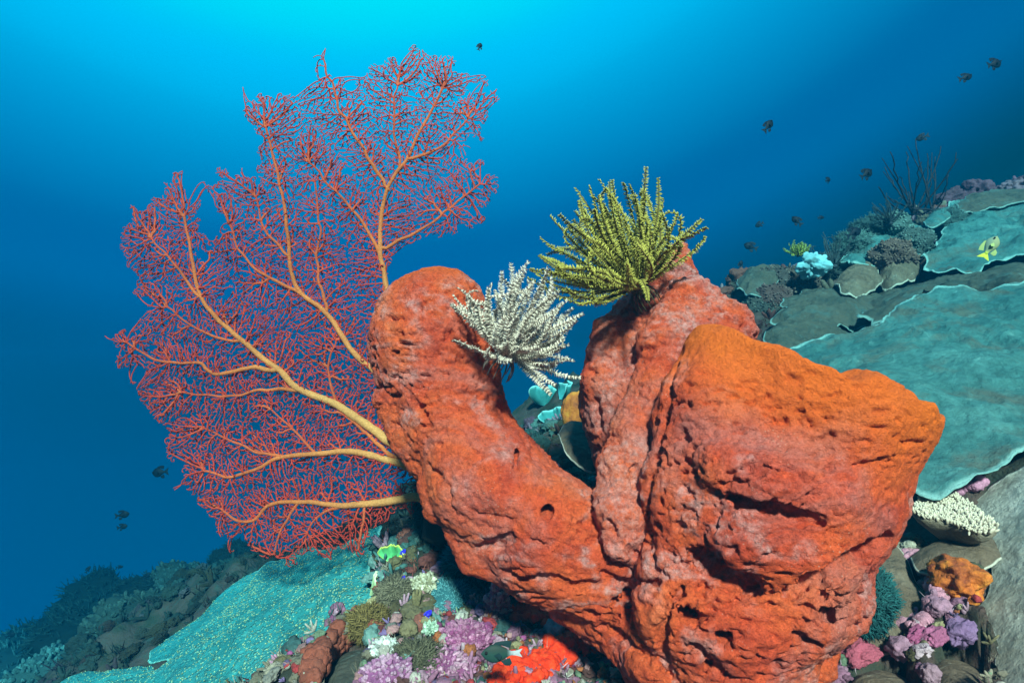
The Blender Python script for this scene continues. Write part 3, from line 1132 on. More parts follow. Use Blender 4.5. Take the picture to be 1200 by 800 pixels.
branch_ob = []
for layer, seed, sprout in ((0.0, 3, .16), (0.05, 8, .10)):
    nodes, parent, rad, br, fx = grow(seed=seed, spacing=2.55 if layer == 0 else 2.8, sprout=sprout)
    jit = np.cumsum(np.zeros(len(nodes)))
    lay = np.zeros(len(nodes))
    for i in range(len(nodes)):      # twigs wander out of the blade a little as they grow
        if parent[i] >= 0 and not fx[i]:
            lay[i] = lay[parent[i]] * 0.985 + random.gauss(layer * 0.05 + .0004, 0.0022)
    pos = fan_point(nodes, lay)
    rm = rad * PX
    for bi in range(len(FAN_BRANCHES)):
        if layer == 0.0:      # the thick branches are the same in every layer
            g = Geo()
            for ch in fan_chains(nodes, parent, rad, fx & (br == bi)):
                if len(ch) < 2:
                    continue
                rr = rm[ch].copy()
                if ch[0] != ch[1] and parent[ch[1]] == ch[0] and len(ch) > 2:
                    rr[0] = rr[1]
                knob = 1 + 0.16 * fbm(np.column_stack([pos[ch] * 110]), 3, 4)
                g.tube(pos[ch], rr * knob, 9, a=np.clip((rad[ch] - 0.8) / 4.5, 0, 1))
            branch_ob.append(g.build('branch', M['fan_branch'], fan))
        g = Geo()
        for ch in fan_chains(nodes, parent, rad, (~fx) & (br == bi)):
            rr = rm[ch].copy()
            if len(rr) > 1:
                rr[0] = min(rr[0], rr[1])
            g.tube(pos[ch], rr, 4, a=np.clip((np.minimum(rad[ch], 2.2) - 0.85) / 1.6, 0, 1))
        if g.n:
            g.build('twigs', M['fan_twig'], branch_ob[bi])
foot = Geo()
fp = [P(508, 560, 1.5), P(512, 590, 1.48), P(518, 625, 1.46)]
foot.tube(np.array(fp), [.02, .03, .05], 12, a=0.4)
foot.build('holdfast', mottled('dark_holdfast', [(0.3, (0.02, 0.03, 0.03)), (0.6, (0.06, 0.06, 0.05)), (0.8, (0.12, 0.1, 0.08))], 30), fan)


# ------------------------------------------------------------------ feather stars
def feather_star(name, label, root, axis, narms, length, spread, c_dark, c_lite, c_tip, pin_len, band, seed, group='feather stars perched on the sponge', curl=0.6, bias=None, cirri=True, npin=40, width=0.0028):
    rng = np.random.default_rng(seed)
    t = empty(name, root, label, 'feather star', group)
    F = frame(axis)
    for k in range(narms):
        u = (k + 0.5) / narms
        th = math.acos(1 - u * (1 - math.cos(spread)))
        ph = k * 2.39996 + rng.normal(0, .15)
        th = max(0.05, th + rng.normal(0, .12))
        d0 = F @ np.array([math.sin(th) * math.cos(ph), math.sin(th) * math.sin(ph), math.cos(th)])
        L = length * rng.uniform(0.78, 1.08)
        if bias is not None:
            L *= 1 + 0.25 * float(d0 @ norm(bias))
        m_ = 48 if band else 26
        s = np.linspace(0, 1, m_)
        side = norm(np.cross(d0, F[:, 2]) + rng.normal(0, .4, 3))
        bendv = norm(np.cross(side, d0))
        cu = rng.normal(0.0, 0.55) + curl * (0.3 + 0.7 * th / spread)
        ang = cu * (s ** 1.6) + (rng.random() < 0.22) * rng.uniform(1.2, 2.6) * sstep(.7, 1.0, s)
        dirs = np.cos(ang)[:, None] * d0 + np.sin(ang)[:, None] * bendv
        dirs = dirs + 0.10 * np.stack([np.sin(s * 5 + rng.uniform(0, 6)) for _ in range(3)], 1)
        dirs /= np.linalg.norm(dirs, axis=1)[:, None]
        pts = root + F[:, 2] * 0.004 + np.vstack([np.zeros(3), np.cumsum(dirs[:-1] * (L / (m_ - 1)), axis=0)])
        g = Geo()
        bandc = (np.sin(s * band) > -0.4)[:, None]
        cc = np.where(bandc, c_lite, c_dark) if band else np.tile(c_dark, (m_, 1))
        g.tube(pts, width * (1.0 - 0.7 * s), 5, c=cc)
        arm = g.build('arm', M['feather'], t)
        g = Geo()
        plane = norm(np.cross(dirs[m_ // 2], rng.normal(0, 1, 3)))
        n_p = npin
        sp = np.linspace(0.10, 0.995, n_p)
        for q, ss in enumerate(sp):
            x = ss * (m_ - 1)
            i = min(int(x), m_ - 2)
            base = pts[i] + (pts[i + 1] - pts[i]) * (x - i)
            tg = dirs[i]
            w_ = plane - tg * (plane @ tg)
            w_ = norm(w_)
            n2 = np.cross(tg, w_)
            pl = pin_len * (0.35 + 0.65 * math.sin(min(1, ss * 1.15) * math.pi * 0.5)) * (1 - 0.55 * ss ** 4) * rng.uniform(.85, 1.1)
            for sg in (-1, 1):
                pd = norm(w_ * sg + tg * (0.45 + rng.normal(0, .2)) + n2 * (0.35 + rng.normal(0, .45)))
                tip = base + pd * pl
                r0 = 0.00055 if band else 0.0008
                pv_ = np.array([base + tg * r0 * 1.3, base - tg * r0 * 1.3 + n2 * r0, base - tg * r0 - n2 * r0, tip])
                if band:
                    lit = math.sin(ss * band) > -0.55
                    c0, c1 = (c_lite, c_tip) if lit else (c_dark, c_dark * 1.6)
                else:
                    c0, c1 = c_lite, c_tip
                # two-segment pinnule with a thick beaded end
                mid_ = base + pd * pl * .55 + n2 * pl * .06
                ring2 = np.array([mid_ + tg * r0 * 1.2, mid_ - tg * r0 * 1.2 + n2 * r0, mid_ - tg * r0 - n2 * r0])
                tipb = base + pd * pl + n2 * pl * .2
                V = np.vstack([pv_[:3], ring2, tipb[None]])
                g.add(V, [np.array([(0, 1, 4, 3), (1, 2, 5, 4), (2, 0, 3, 5)]), np.array([(3, 4, 6), (4, 5, 6), (5, 3, 6)])], c=np.vstack([np.tile(c0, (3, 1)), np.tile((c0 + c1) / 2, (3, 1)), c1[None]]))
        g.build('pinnules', M['feather'], arm)
    v, f = lump(root, (.014 * length / .15, .014 * length / .15, .010 * length / .15), axis, 3, .2, 3, seed)
    build('disc', v, f, M['feather'], t, True, None, np.tile(c_dark * 1.2, (len(v), 1)))
    if cirri:
        for k in range(14):
            ph = k * 2 * math.pi / 14 + rng.normal(0, .1)
            e = F @ np.array([math.cos(ph), math.sin(ph), 0.1])
            s = np.linspace(0, 1, 8)[:, None]
            pts = root + e * s * .045 - F[:, 2] * (s ** 2) * .04 + e * (-0.02) * s ** 3
            g = Geo()
            g.tube(pts, .002 * (1 - .5 * s[:, 0]), 5, c=c_dark * 0.8 + 0.01)
            g.build('cirrus', M['feather'], t)
    return t


A3 = np.array
# green-yellow one on the peak of the rear lobe
feather_star('feather_star', 'bushy yellow and olive green feather star perched on the peak of the rear lobe', P(749, 338, 1.15), norm(-RIGHT * .52 + UP * .80 - FWD * .22), 98, .176, R(80),
             A3((.06, .045, .012)), A3((.17, .14, .025)), A3((.66, .62, .12)), 0.0112, 0, 5, curl=0.75, bias=-RIGHT * .7 + UP * .6, npin=72, width=.0019)
ws = march(SDF['tube'], 592, 428)
if ws is None:
    ws = P(592, 425, 1.05)
feather_star('feather_star', 'white and black banded feather star clinging to the leaning tube', ws - FWD * .006 + UP * .012, norm(RIGHT * .42 + UP * .80 - FWD * .32), 99, .128, R(86),
             A3((.17, .13, .11)), A3((.70, .62, .52)), A3((.86, .80, .70)), .0100, 150, 9, curl=0.6, bias=UP * .8 + RIGHT * .2, npin=76, width=.0014)


# ------------------------------------------------------------------ plate corals
def plate(name, label, outline, anchors, mat, thick=.012, und=.010, droop=0.02, seed=0, group=None, rings=46, segs=220, cup=0.0, cat='plate coral', lobes=0.05, polyps=0):
    """a tilted plate: the outline lies on the plane through the anchors (pixel, depth)"""
    ap = np.array([P(*a) for a in anchors])
    c0 = ap.mean(0)
    n = np.linalg.svd(ap - c0)[2][2]
    if n @ (CAM - c0) < 0:
        n = -n
    out = []
    for x, y in outline:
        r = ray(x, y)
        out.append(CAM + r * ((c0 - CAM) @ n / (r @ n)))
    F = frame(n)
    if n[2] > 0.2:
        po = np.array(out)[:, :2]
        PLATES.append((po.mean(0) + (po - po.mean(0)) * 1.04, c0, n))
    o2 = (np.array(out) - c0) @ F
    p2 = o2[:, :2]
    cl = catmull(np.vstack([p2, p2[:1]]), 0.01)[:-1]
    seg = np.linalg.norm(np.diff(np.vstack([cl, cl[:1]]), axis=0), axis=1)
    s = np.concatenate([[0], np.cumsum(seg)])
    tt = np.linspace(0, s[-1], segs, endpoint=False)
    cx = np.interp(tt, s, np.append(cl[:, 0], cl[0, 0]))
    cy_ = np.interp(tt, s, np.append(cl[:, 1], cl[0, 1]))
    ol = np.column_stack([cx, cy_])
    ctr = ol.mean(0)
    rv = ol - ctr
    p3 = np.column_stack([ol, np.full(segs, seed * 1.7)])
    ol = ctr + rv * (1 + (lobes * 2.2 * fbm(p3 * 9, 2, seed) + lobes * 0.5 * fbm(p3 * 30, 2, seed + 4)) )[:, None]
    t = np.linspace(0, 1, rings + 1)[1:] ** 0.8
    V, E = [], []

    def sheet(bottom):
        vs_ = []
        for ti in t:
            q = ctr + (ol - ctr) * ti
            p3_ = np.column_stack([q, np.full(segs, seed * 2.3)])
            z = und * fbm(p3_ * 5, 3, seed + 1) + 0.45 * und * ridged(p3_ * 13, 4, seed + 2) - droop * ti ** 3 + cup * ti ** 2
            z = z + 0.3 * und * ti ** 3 * vnoise(p3_ * 18, seed + 6)
            if bottom:
                z = z - (thick * (1 - ti ** 5) + thick * 0.30 * (1 - 0.5 * ti ** 12))
            vs_.append(np.column_stack([q, z]))
        return np.vstack(vs_)
    top, bot = sheet(False), sheet(True)
    ctop = np.array([[ctr[0], ctr[1], top[:segs, 2].mean()]])
    cbot = np.array([[ctr[0], ctr[1], bot[:segs, 2].mean()]])
    allv = np.vstack([top, bot, ctop, cbot])
    nv = rings * segs
    j = np.arange(segs)
    j2 = (j + 1) % segs
    q4 = []
    for r_ in range(rings - 1):
        a = r_ * segs
        q4.append(np.stack([a + j, a + segs + j, a + segs + j2, a + j2], -1))
        q4.append(np.stack([nv + a + j2, nv + a + segs + j2, nv + a + segs + j, nv + a + j], -1))
    a = (rings - 1) * segs
    q4.append(np.stack([a + j, nv + a + j, nv + a + j2, a + j2], -1))
    t3 = [np.stack([np.full(segs, 2 * nv), j, j2], -1), np.stack([np.full(segs, 2 * nv + 1), nv + j2, nv + j], -1)]
    w = allv @ F.T + c0
    edge = np.concatenate([np.repeat(t, segs), np.repeat(t, segs), [0, 0]])
    o = build(name, w, [np.concatenate(q4), np.concatenate(t3)], M[mat], None, True, {'edge': edge})
    if polyps:
        prng = np.random.default_rng(seed)
        vid = prng.integers(0, rings - 2, polyps * 3) * segs + prng.integers(0, segs, polyps * 3)
        ring_of = vid // segs
        vid = vid[prng.random(len(vid)) < t[ring_of]][:polyps]
        q = top[vid] + np.column_stack([prng.normal(0, .004, (len(vid), 2)), np.zeros(len(vid))])
        keep = fbm(np.column_stack([q[:, :2] * 5, np.zeros(len(q))]), 3, 3) > -.28
        u, uf = ICO[1]
        g = Geo()
        for p_ in q[keep]:
            r_ = prng.uniform(.0011, .0020)
            g.add(((u * np.array([r_, r_, r_ * .8]) + p_ + np.array([0, 0, .0006])) @ F.T + c0), uf, c=np.array([.42, .56, .32]) * prng.uniform(.3, .95))
        pob = g.build('polyps', M['growth_fine'], o)
        pob['kind'] = 'stuff'
    return tag(o, label, cat, group)


PG = 'plate corals on the slope at the right'
plate('plate_coral', 'huge teal plate coral with a pale wavy edge just behind the orange barrel rim', [(925, 408), (950, 392), (985, 388), (1020, 382), (1058, 352), (1088, 342), (1130, 336), (1190, 331), (1270, 326), (1330, 420), (1300, 500), (1200, 532), (1150, 552), (1128, 563), (1078, 563), (1030, 540), (960, 470)],
      [(930, 405, 1.95), (1200, 332, 2.05), (1120, 560, 1.22), (1210, 530, 1.2)], 'plate_teal', und=.03, droop=.01, seed=1, group=PG, rings=60, segs=320)
plate('plate_coral', 'small dark teal plate coral with a bright rim tucked beside the huge teal plate', [(898, 392), (905, 376), (935, 372), (975, 372), (1000, 385), (960, 400), (925, 410), (905, 404)], [(900, 395, 2.15), (1000, 380, 2.3), (935, 410, 2.05), (940, 372, 2.4)], 'plate_dark', und=.035, droop=.045, lobes=.10, seed=2, group=PG)
plate('plate_coral', 'brown plate coral with a thin bright edge under the reef ledge', [(915, 360), (925, 342), (960, 335), (1010, 340), (1060, 345), (1035, 365), (1020, 372), (980, 374), (940, 372), (915, 370)], [(915, 365, 2.4), (1060, 345, 2.75), (980, 374, 2.35), (960, 335, 2.9)], 'plate_dark', und=.035, droop=.045, lobes=.10, seed=3, group=PG)
plate('plate_coral', 'long brown plate coral running along the foot of the upper ledge', [(1015, 356), (1030, 338), (1080, 325), (1140, 318), (1210, 305), (1260, 320), (1200, 330), (1120, 337), (1085, 342), (1055, 356), (1032, 366), (1018, 366)], [(1015, 362, 2.5), (1210, 305, 2.75), (1120, 337, 2.3), (1040, 335, 2.8)], 'plate_dark', und=.035, droop=.045, lobes=.10, seed=4, group=PG)
plate('plate_coral', 'broad teal plate coral forming the top right crest of the reef', [(1080, 312), (1085, 296), (1105, 270), (1100, 250), (1120, 232), (1160, 225), (1230, 222), (1300, 250), (1290, 285), (1200, 292), (1170, 298), (1140, 312), (1110, 316)], [(1085, 312, 2.75), (1290, 285, 2.5), (1110, 250, 3.5), (1230, 222, 3.7)], 'plate_teal', und=.05, seed=5, group=PG, droop=.03)
plate('plate_coral', 'teal plate coral at the far left tip of the upper ledge', [(864, 330), (866, 320), (885, 311), (905, 308), (925, 312), (915, 325), (895, 335), (875, 336)], [(864, 330, 2.95), (925, 312, 3.1), (895, 335, 2.85), (895, 309, 3.2)], 'plate_dark', und=.035, droop=.045, lobes=.10, seed=6, group=PG, thick=.03)
plate('plate_coral', 'round brown plate coral with a pale scalloped edge below the upper ledge', [(980, 322), (990, 310), (1010, 305), (1028, 310), (1031, 322), (1015, 332), (995, 333)], [(980, 322, 2.75), (1031, 322, 2.75), (1005, 333, 2.65), (1008, 305, 2.95)], 'plate_brown', und=.035, droop=.045, lobes=.10, seed=7, group=PG, thick=.03)
plate('plate_coral', 'smaller round brown plate coral nestled against the crest plate', [(1032, 316), (1040, 300), (1060, 296), (1078, 305), (1076, 318), (1055, 326), (1040, 325)], [(1032, 316, 2.85), (1078, 310, 2.85), (1055, 326, 2.75), (1058, 296, 3.0)], 'plate_brown', und=.035, droop=.045, lobes=.10, seed=8, group=PG, thick=.03)
plate('plate_coral', 'pale oval plate coral sticking up beneath the black whip coral bush', [(1083, 256), (1095, 245), (1115, 238), (1122, 244), (1108, 256), (1092, 262)], [(1083, 258, 3.3), (1122, 243, 3.4), (1095, 262, 3.25), (1100, 240, 3.5)], 'plate_teal', und=.01, seed=9, group=PG, thick=.03)
plate('plate_coral', 'rough teal plate coral along the ledge behind the brown round plates', [(985, 300), (1000, 285), (1030, 270), (1070, 262), (1092, 268), (1090, 285), (1075, 300), (1040, 300), (1010, 306)], [(985, 302, 3.0), (1090, 270, 3.3), (1040, 300, 2.9), (1030, 268, 3.5)], 'plate_teal', und=.04, seed=10, group=PG, thick=.04)
plate('plate_coral', 'thin plate coral lying on top of the reef crest at the right edge', [(1118, 238), (1140, 226), (1180, 218), (1240, 214), (1240, 226), (1190, 232), (1150, 240), (1130, 244)], [(1118, 240, 3.5), (1240, 216, 3.6), (1180, 234, 3.3), (1180, 217, 3.8)], 'plate_dark', und=.03, seed=12, group=PG, thick=.03)
plate('plate_coral', 'wide smooth grey plate coral filling the lower right edge', [(1124, 724), (1150, 700), (1160, 660), (1145, 630), (1140, 600), (1165, 560), (1210, 540), (1300, 560), (1330, 700), (1290, 830), (1190, 840), (1165, 790), (1168, 760), (1155, 738), (1138, 732)], [(1130, 725, 1.0), (1160, 560, 1.28), (1250, 560, 1.1), (1200, 830, .78)], 'plate_grey', und=.007, seed=13, group=PG, droop=.0, rings=50, segs=260)
plate('plate_coral', 'brown leaf shaped plate coral with a pale ragged edge right of the sponge foot', [(1000, 742), (985, 700), (1000, 650), (1030, 630), (1055, 640), (1072, 670), (1096, 690), (1088, 712), (1065, 722), (1050, 745), (1025, 750)], [(1000, 742, 1.0), (1095, 690, 1.03), (1030, 630, 1.2), (1040, 748, .98)], 'plate_brown', und=.015, seed=14, group=PG)
plate('plate_coral', 'olive brown plate coral under the beige knobbly table coral', [(1065, 640), (1085, 625), (1130, 618), (1170, 620), (1175, 638), (1140, 655), (1100, 662), (1075, 655)], [(1068, 645, 1.1), (1172, 628, 1.1), (1100, 660, 1.04), (1110, 620, 1.18)], 'plate_brown', und=.01, seed=15, group=PG)
plate('plate_coral', 'dark brown plate coral with a white edge at the bottom right corner', [(1092, 772), (1105, 758), (1135, 762), (1158, 775), (1165, 800), (1150, 840), (1110, 840), (1098, 800)], [(1092, 772, .92), (1160, 778, .9), (1130, 830, .8), (1120, 760, .95)], 'plate_brown', und=.01, seed=16, group=PG)
plate('plate_coral', 'grey brown plate coral cut by the bottom edge beside the sponge foot', [(990, 800), (1000, 782), (1030, 775), (1060, 782), (1075, 805), (1060, 850), (1010, 850)], [(990, 800, .92), (1075, 805, .88), (1030, 775, .98), (1030, 850, .8)], 'plate_brown', und=.01, seed=17, group=PG)
# left
LG = 'plate corals on the slope at the left'
plate('plate_coral', 'large teal plate coral covered with pale green dots below the sea fan', [(310, 655), (350, 640), (420, 622), (448, 604), (446, 625), (432, 650), (437, 690), (420, 722), (388, 738), (381, 768), (335, 786), (310, 812), (240, 850), (150, 860), (150, 810), (200, 770), (240, 735), (270, 702), (290, 676)],
      [(310, 655, 2.1), (470, 600, 1.75), (437, 690, 1.4), (320, 800, 1.15), (160, 830, 1.45)], 'plate_dotted', und=.022, droop=.02, seed=21, group=LG, rings=90, segs=320, polyps=3400)
plate('plate_coral', 'smaller blue green plate coral peeping out behind the dotted plate', [(176, 766), (176, 756), (200, 735), (235, 712), (275, 680), (305, 662), (310, 690), (260, 740), (215, 766), (190, 770)], [(176, 764, 1.95), (305, 660, 2.5), (260, 740, 1.95), (220, 715, 2.35)], 'plate_dotted', und=.012, seed=22, group=LG, polyps=500)
plate('plate_coral', 'low teal plate coral at the bottom left edge', [(60, 800), (80, 786), (130, 778), (180, 775), (215, 782), (200, 830), (140, 850), (80, 840)], [(60, 800, 1.75), (215, 780, 1.65), (140, 845, 1.45), (130, 778, 1.9)], 'plate_dotted', und=.015, seed=23, group=LG, polyps=700)
plate('plate_coral', 'dark green rounded plate coral in the rubble at the bottom', [(378, 800), (385, 775), (405, 755), (428, 752), (432, 770), (420, 800), (400, 830), (380, 830)], [(378, 800, 1.05), (430, 755, 1.15), (432, 775, 1.08), (390, 770, 1.15)], 'plate_dark', und=.01, seed=24)
# between the tubes
plate('plate_coral', 'ochre red sponge crust plate in the gap between the tube and the rear lobe', [(655, 500), (665, 488), (690, 490), (705, 520), (700, 545), (680, 540), (662, 520)], [(655, 500, 1.45), (705, 520, 1.4), (685, 545, 1.3), (675, 488, 1.5)], 'plate_brown', und=.015, seed=25)

# ------------------------------------------------------------------ the slope itself, pressed down under the plates
gx = grid_axis(-15, 4.7, 430, 0.1, 3.6)
gy = grid_axis(-0.25, 16, 430, 1.2, 3.6)
GX, GY = np.meshgrid(gx, gy, indexing='ij')
gxy = np.column_stack([GX.ravel(), GY.ravel()])
gz = terrain(gxy)
ii, jj = np.meshgrid(np.arange(len(gx) - 1), np.arange(len(gy) - 1), indexing='ij')
b_ = (ii * len(gy) + jj).ravel()
terrain_ob = build('terrain', np.column_stack([gxy, gz]), np.stack([b_, b_ + len(gy), b_ + len(gy) + 1, b_ + 1], -1), M['reef'])
tag(terrain_ob, 'sloping reef rock crusted with algae under all the corals', kind='structure')


# ------------------------------------------------------------------ reef life


LUMPS = {}


def add_lump(g, c, size, n=(0, 0, 1), sub=2, rough=.3, freq=2.2, seed=0, color=(.3, .3, .3), vary=.18):
    key = (sub, rough, freq, seed % 32)
    if key not in LUMPS:
        u, f = ICO[sub]
        LUMPS[key] = (u * (1 + rough * fbm(u * freq + (seed % 32) * 7.13, 3, seed % 32) + (.16 * ridged(u * freq * 3 + seed % 32, 3, seed % 32) if sub > 2 else 0))[:, None], f, fbm(u * 3.3 + seed % 32, 2, 5)[:, None])
    u, f, sh = LUMPS[key]
    v = (u * np.asarray(size)) @ frame(n, random.uniform(0, 6)).T + np.asarray(c)
    g.add(v, f, c=np.clip(np.asarray(color, dtype=float)[None] * (1 + 1.6 * vary * sh), 0, 1))


def add_spike(g, p, d, L, r, color, tipc=None):
    d = norm(d)
    u = norm(np.cross(d, (0.31, 0.77, 0.55)))
    w = np.cross(d, u)
    v = np.array([p + u * r, p - .5 * u * r + .87 * w * r, p - .5 * u * r - .87 * w * r, p + d * L])
    c = np.array([color] * 3 + [tipc if tipc is not None else color])
    g.add(v, np.array([(0, 1, 3), (1, 2, 3), (2, 0, 3)]), c=c)


def add_knob(g, p, d, L, r, color, tipc=None, n=6):
    d = norm(d)
    s = np.linspace(0, 1, 5)[:, None]
    side = norm(np.random.default_rng(int(abs(p[0]) * 1e6) % 9999).normal(0, 1, 3))
    pts = p + d * L * s + side * L * .15 * s ** 2
    c = np.asarray(color)[None] + (np.asarray(tipc if tipc is not None else color) - np.asarray(color))[None] * s
    g.tube(pts, r * np.array([.9, 1, 1.05, .95, .6]), n, c=c)


def fuzzy(name, label, cat, c, size, n, count, length, color, tipc, seed, group=None, rough=.35, r=.0012, body=None):
    """a lump bristling with fine tufts"""
    rng = np.random.default_rng(seed)
    g = Geo()
    v, f = lump(c, size, n, 4, rough, 1.9, seed)
    g.add(v, f, c=np.tile(np.asarray(body if body is not None else np.asarray(color) * .6), (len(v), 1)))
    nr = v - np.asarray(c)
    nr /= np.linalg.norm(nr, axis=1)[:, None] + 1e-9
    for k in rng.integers(0, len(v), count):
        d = nr[k] + rng.normal(0, .55, 3)
        vv = rng.uniform(.7, 1.3)
        L_ = length * rng.uniform(.35, 1.0)
        add_spike(g, v[k], d, L_, r * rng.uniform(.7, 1.4), np.asarray(color) * vv, np.asarray(tipc) * vv)
        for q_ in (.45, .7, .9):
            add_spike(g, v[k] + norm(d) * L_ * q_ * .9, norm(d) + rng.normal(0, .9, 3), L_ * .45 * (1.2 - q_), r * .6, np.asarray(color) * vv, np.asarray(tipc) * vv)
    return tag(g.build(name, M['growth_fine'], None), label, cat, group)


def knobbly(name, label, cat, c, size, n, count, length, r, color, tipc, seed, group=None, rough=.3, mat='growth'):
    rng = np.random.default_rng(seed)
    g = Geo()
    v, f = lump(c, size, n, 3, rough, 1.9, seed)
    g.add(v, f, c=np.tile(np.asarray(color) * .8, (len(v), 1)))
    nr = v - np.asarray(c)
    nr /= np.linalg.norm(nr, axis=1)[:, None] + 1e-9
    n = norm(n)
    for k in rng.integers(0, len(v), int(count * 1.7)):
        d = norm(nr[k] + rng.normal(0, .3, 3) + n * .3)
        vv = rng.uniform(.7, 1.2)
        rr = r * rng.uniform(.5, 1.6)
        t_ = rng.random()
        add_lump(g, v[k] + d * rr * .3, (rr, rr * rng.uniform(.7, 1.1), min(length * .8, rr * rng.uniform(.9, 2.2))), d, 2, .5, 2.0, int(rng.integers(0, 999)), (np.asarray(color) * (1 - t_) + np.asarray(tipc) * t_) * vv, .3)
    return tag(g.build(name, M[mat], None), label, cat, group)


def bubbly(name, label, cat, pix, r, color, seed, group=None, spread=10, count=90, mat='growth', lift=.3):
    """a ragged crust made of many small swellings that follows a line of pixels on the reef"""
    rng = np.random.default_rng(seed)
    g = Geo()
    path = catmull(np.array(pix, dtype=float), 4)
    for k in range(count):
        q = path[rng.integers(0, len(path))] + rng.normal(0, spread, 2) * np.array([1, .6])
        p = ground(q[0], q[1])
        nn = gnormal(p)
        rr = r * rng.uniform(.5, 1.25)
        add_lump(g, p + nn * rr * lift, (rr, rr, rr * .9), nn, 2, .35, 2.2, int(rng.integers(0, 999)), np.asarray(color) * rng.uniform(.75, 1.2))
    return tag(g.build(name, M[mat], None), label, cat, group)


def crust_material(name, c1, c2, c3, scale=40):
    return mottled(name, [(.3, c1), (.5, c2), (.7, c3)], scale, .75, .7, 260, .003)


M['red_crust'] = crust_material('red_orange_crust', (.55, .018, .006), (.80, .040, .008), (.85, .085, .02), 60)
M['tan_skin'] = crust_material('tan_tunic', (.20, .10, .04), (.36, .20, .08), (.45, .30, .15))
M['orange_skin'] = crust_material('orange_brown_tunic', (.16, .03, .02), (.52, .13, .02), (.75, .28, .04), 22)
M['black_coral'] = crust_material('black_coral_skin', (.008, .008, .012), (.015, .014, .02), (.03, .025, .035))

ON = lambda x, y, up=0.0: (lambda p: p + gnormal(p) * up)(ground(x, y))

# --- the uncountable turf and crust of the slope
rng = np.random.default_rng(99)
PAL = {
    'olive': [(.13, .11, .05), (.20, .17, .08), (.09, .10, .06), (.26, .22, .12)],
    'beige': [(.40, .36, .28), (.30, .27, .20), (.50, .46, .38), (.22, .20, .15)],
    'pink': [(.52, .26, .40), (.62, .36, .50), (.40, .17, .30), (.66, .48, .58), (.30, .12, .22)],
    'maroon': [(.20, .04, .04), (.30, .07, .06), (.38, .12, .09), (.14, .05, .05)],
    'teal': [(.06, .20, .20), (.10, .28, .27), (.04, .13, .14), (.2, .4, .38)],
}


def patch_color(p, a, b):
    if p[0] > .35:
        k = 'pink' if a > .0 else ('maroon' if b > .1 else 'beige')
    elif p[1] > 1.5:
        k = 'teal' if a > -.2 else 'olive'
    elif p[0] > -.17:
        k = 'pink' if a > -.12 else ('maroon' if b > 0 else 'beige')
    else:
        k = 'olive' if a > .05 else ('beige' if b > -.12 else ('teal' if a < -.2 else 'maroon'))
    if rng.random() < .25:
        k = list(PAL)[rng.integers(0, 5)]
    return np.array(PAL[k][rng.integers(0, len(PAL[k]))]) * rng.uniform(.75, 1.2)


g_l, g_t = Geo(), Geo()
XY = np.vstack([np.column_stack([rng.uniform(-.75, .35, 5200), rng.uniform(.72, 1.75, 5200)]), np.column_stack([rng.uniform(.25, .95, 2600), rng.uniform(.55, 1.5, 2600)]),
                np.column_stack([rng.uniform(-.5, 1.0, 900), rng.uniform(1.6, 2.6, 900)]), np.column_stack([rng.uniform(-3.4, -.4, 2600), rng.uniform(1.3, 5.0, 2600)]),
                np.column_stack([rng.uniform(.8, 3.6, 1300), rng.uniform(1.8, 4.2, 1300)])])
ZZ = terrain(XY)
XY = np.vstack([XY, np.column_stack([rng.uniform(-.42, .25, 1900), rng.uniform(.8, 1.4, 1900)]), np.column_stack([rng.uniform(.4, .9, 500), rng.uniform(.6, 1.2, 500)])])
NF = len(ZZ)
ZZ = terrain(XY)
TINY = np.arange(len(XY)) >= NF
P3 = np.column_stack([XY, ZZ])
PA, PB = fbm(P3 * 6.0, 2, 301), fbm(P3 * 9.0, 2, 302)
OFF = np.ones(len(XY), bool)
for poly, c, n in PLATES:
    OFF &= ~inside(poly, XY)
BRIGHT = [(.62, .60, .54), (.55, .04, .05), (.50, .10, .34), (.60, .52, .28), (.30, .20, .50), (.66, .34, .36), (.30, .46, .30), (.70, .20, .06)]
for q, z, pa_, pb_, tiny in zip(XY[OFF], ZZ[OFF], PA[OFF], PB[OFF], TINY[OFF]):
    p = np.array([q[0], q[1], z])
    nn = gnormal(p)
    c = patch_color(p, pa_, pb_)
    kind = rng.random() * (.7 if tiny else 1)
    dd = math.hypot(q[0], q[1])
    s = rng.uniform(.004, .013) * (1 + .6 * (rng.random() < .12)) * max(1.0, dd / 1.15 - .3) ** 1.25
    c = c * (.62 if dd < 1.7 else (.36 if q[0] > 0 else .09))  # far turf painted darker, most on the left, where flash light gives out
    if q[0] < -.3 and dd > 1.9:
        s *= .75
    if kind >= .75:
        s = min(s, .012 + .004 * dd)
    if tiny:
        s *= .55
        c = np.array(BRIGHT[rng.integers(0, 8)]) * rng.uniform(.25, .7)
        p = p + np.array([0, 0, s * 1.2])
    if kind < .55:
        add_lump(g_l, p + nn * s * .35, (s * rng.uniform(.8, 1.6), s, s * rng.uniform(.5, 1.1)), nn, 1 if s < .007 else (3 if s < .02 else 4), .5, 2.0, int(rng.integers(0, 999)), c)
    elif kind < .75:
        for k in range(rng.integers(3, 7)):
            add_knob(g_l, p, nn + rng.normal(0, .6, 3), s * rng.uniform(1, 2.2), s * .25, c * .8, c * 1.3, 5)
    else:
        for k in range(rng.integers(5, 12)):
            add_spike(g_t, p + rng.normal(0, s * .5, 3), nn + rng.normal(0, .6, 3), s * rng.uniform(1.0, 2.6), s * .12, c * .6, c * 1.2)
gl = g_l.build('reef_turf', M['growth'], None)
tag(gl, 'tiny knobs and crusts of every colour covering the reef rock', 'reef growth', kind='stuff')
gt = g_t.build('algae_turf', M['growth_fine'], None)
tag(gt, 'fine bristly algae tufts growing over the reef rock', 'algae', kind='stuff')

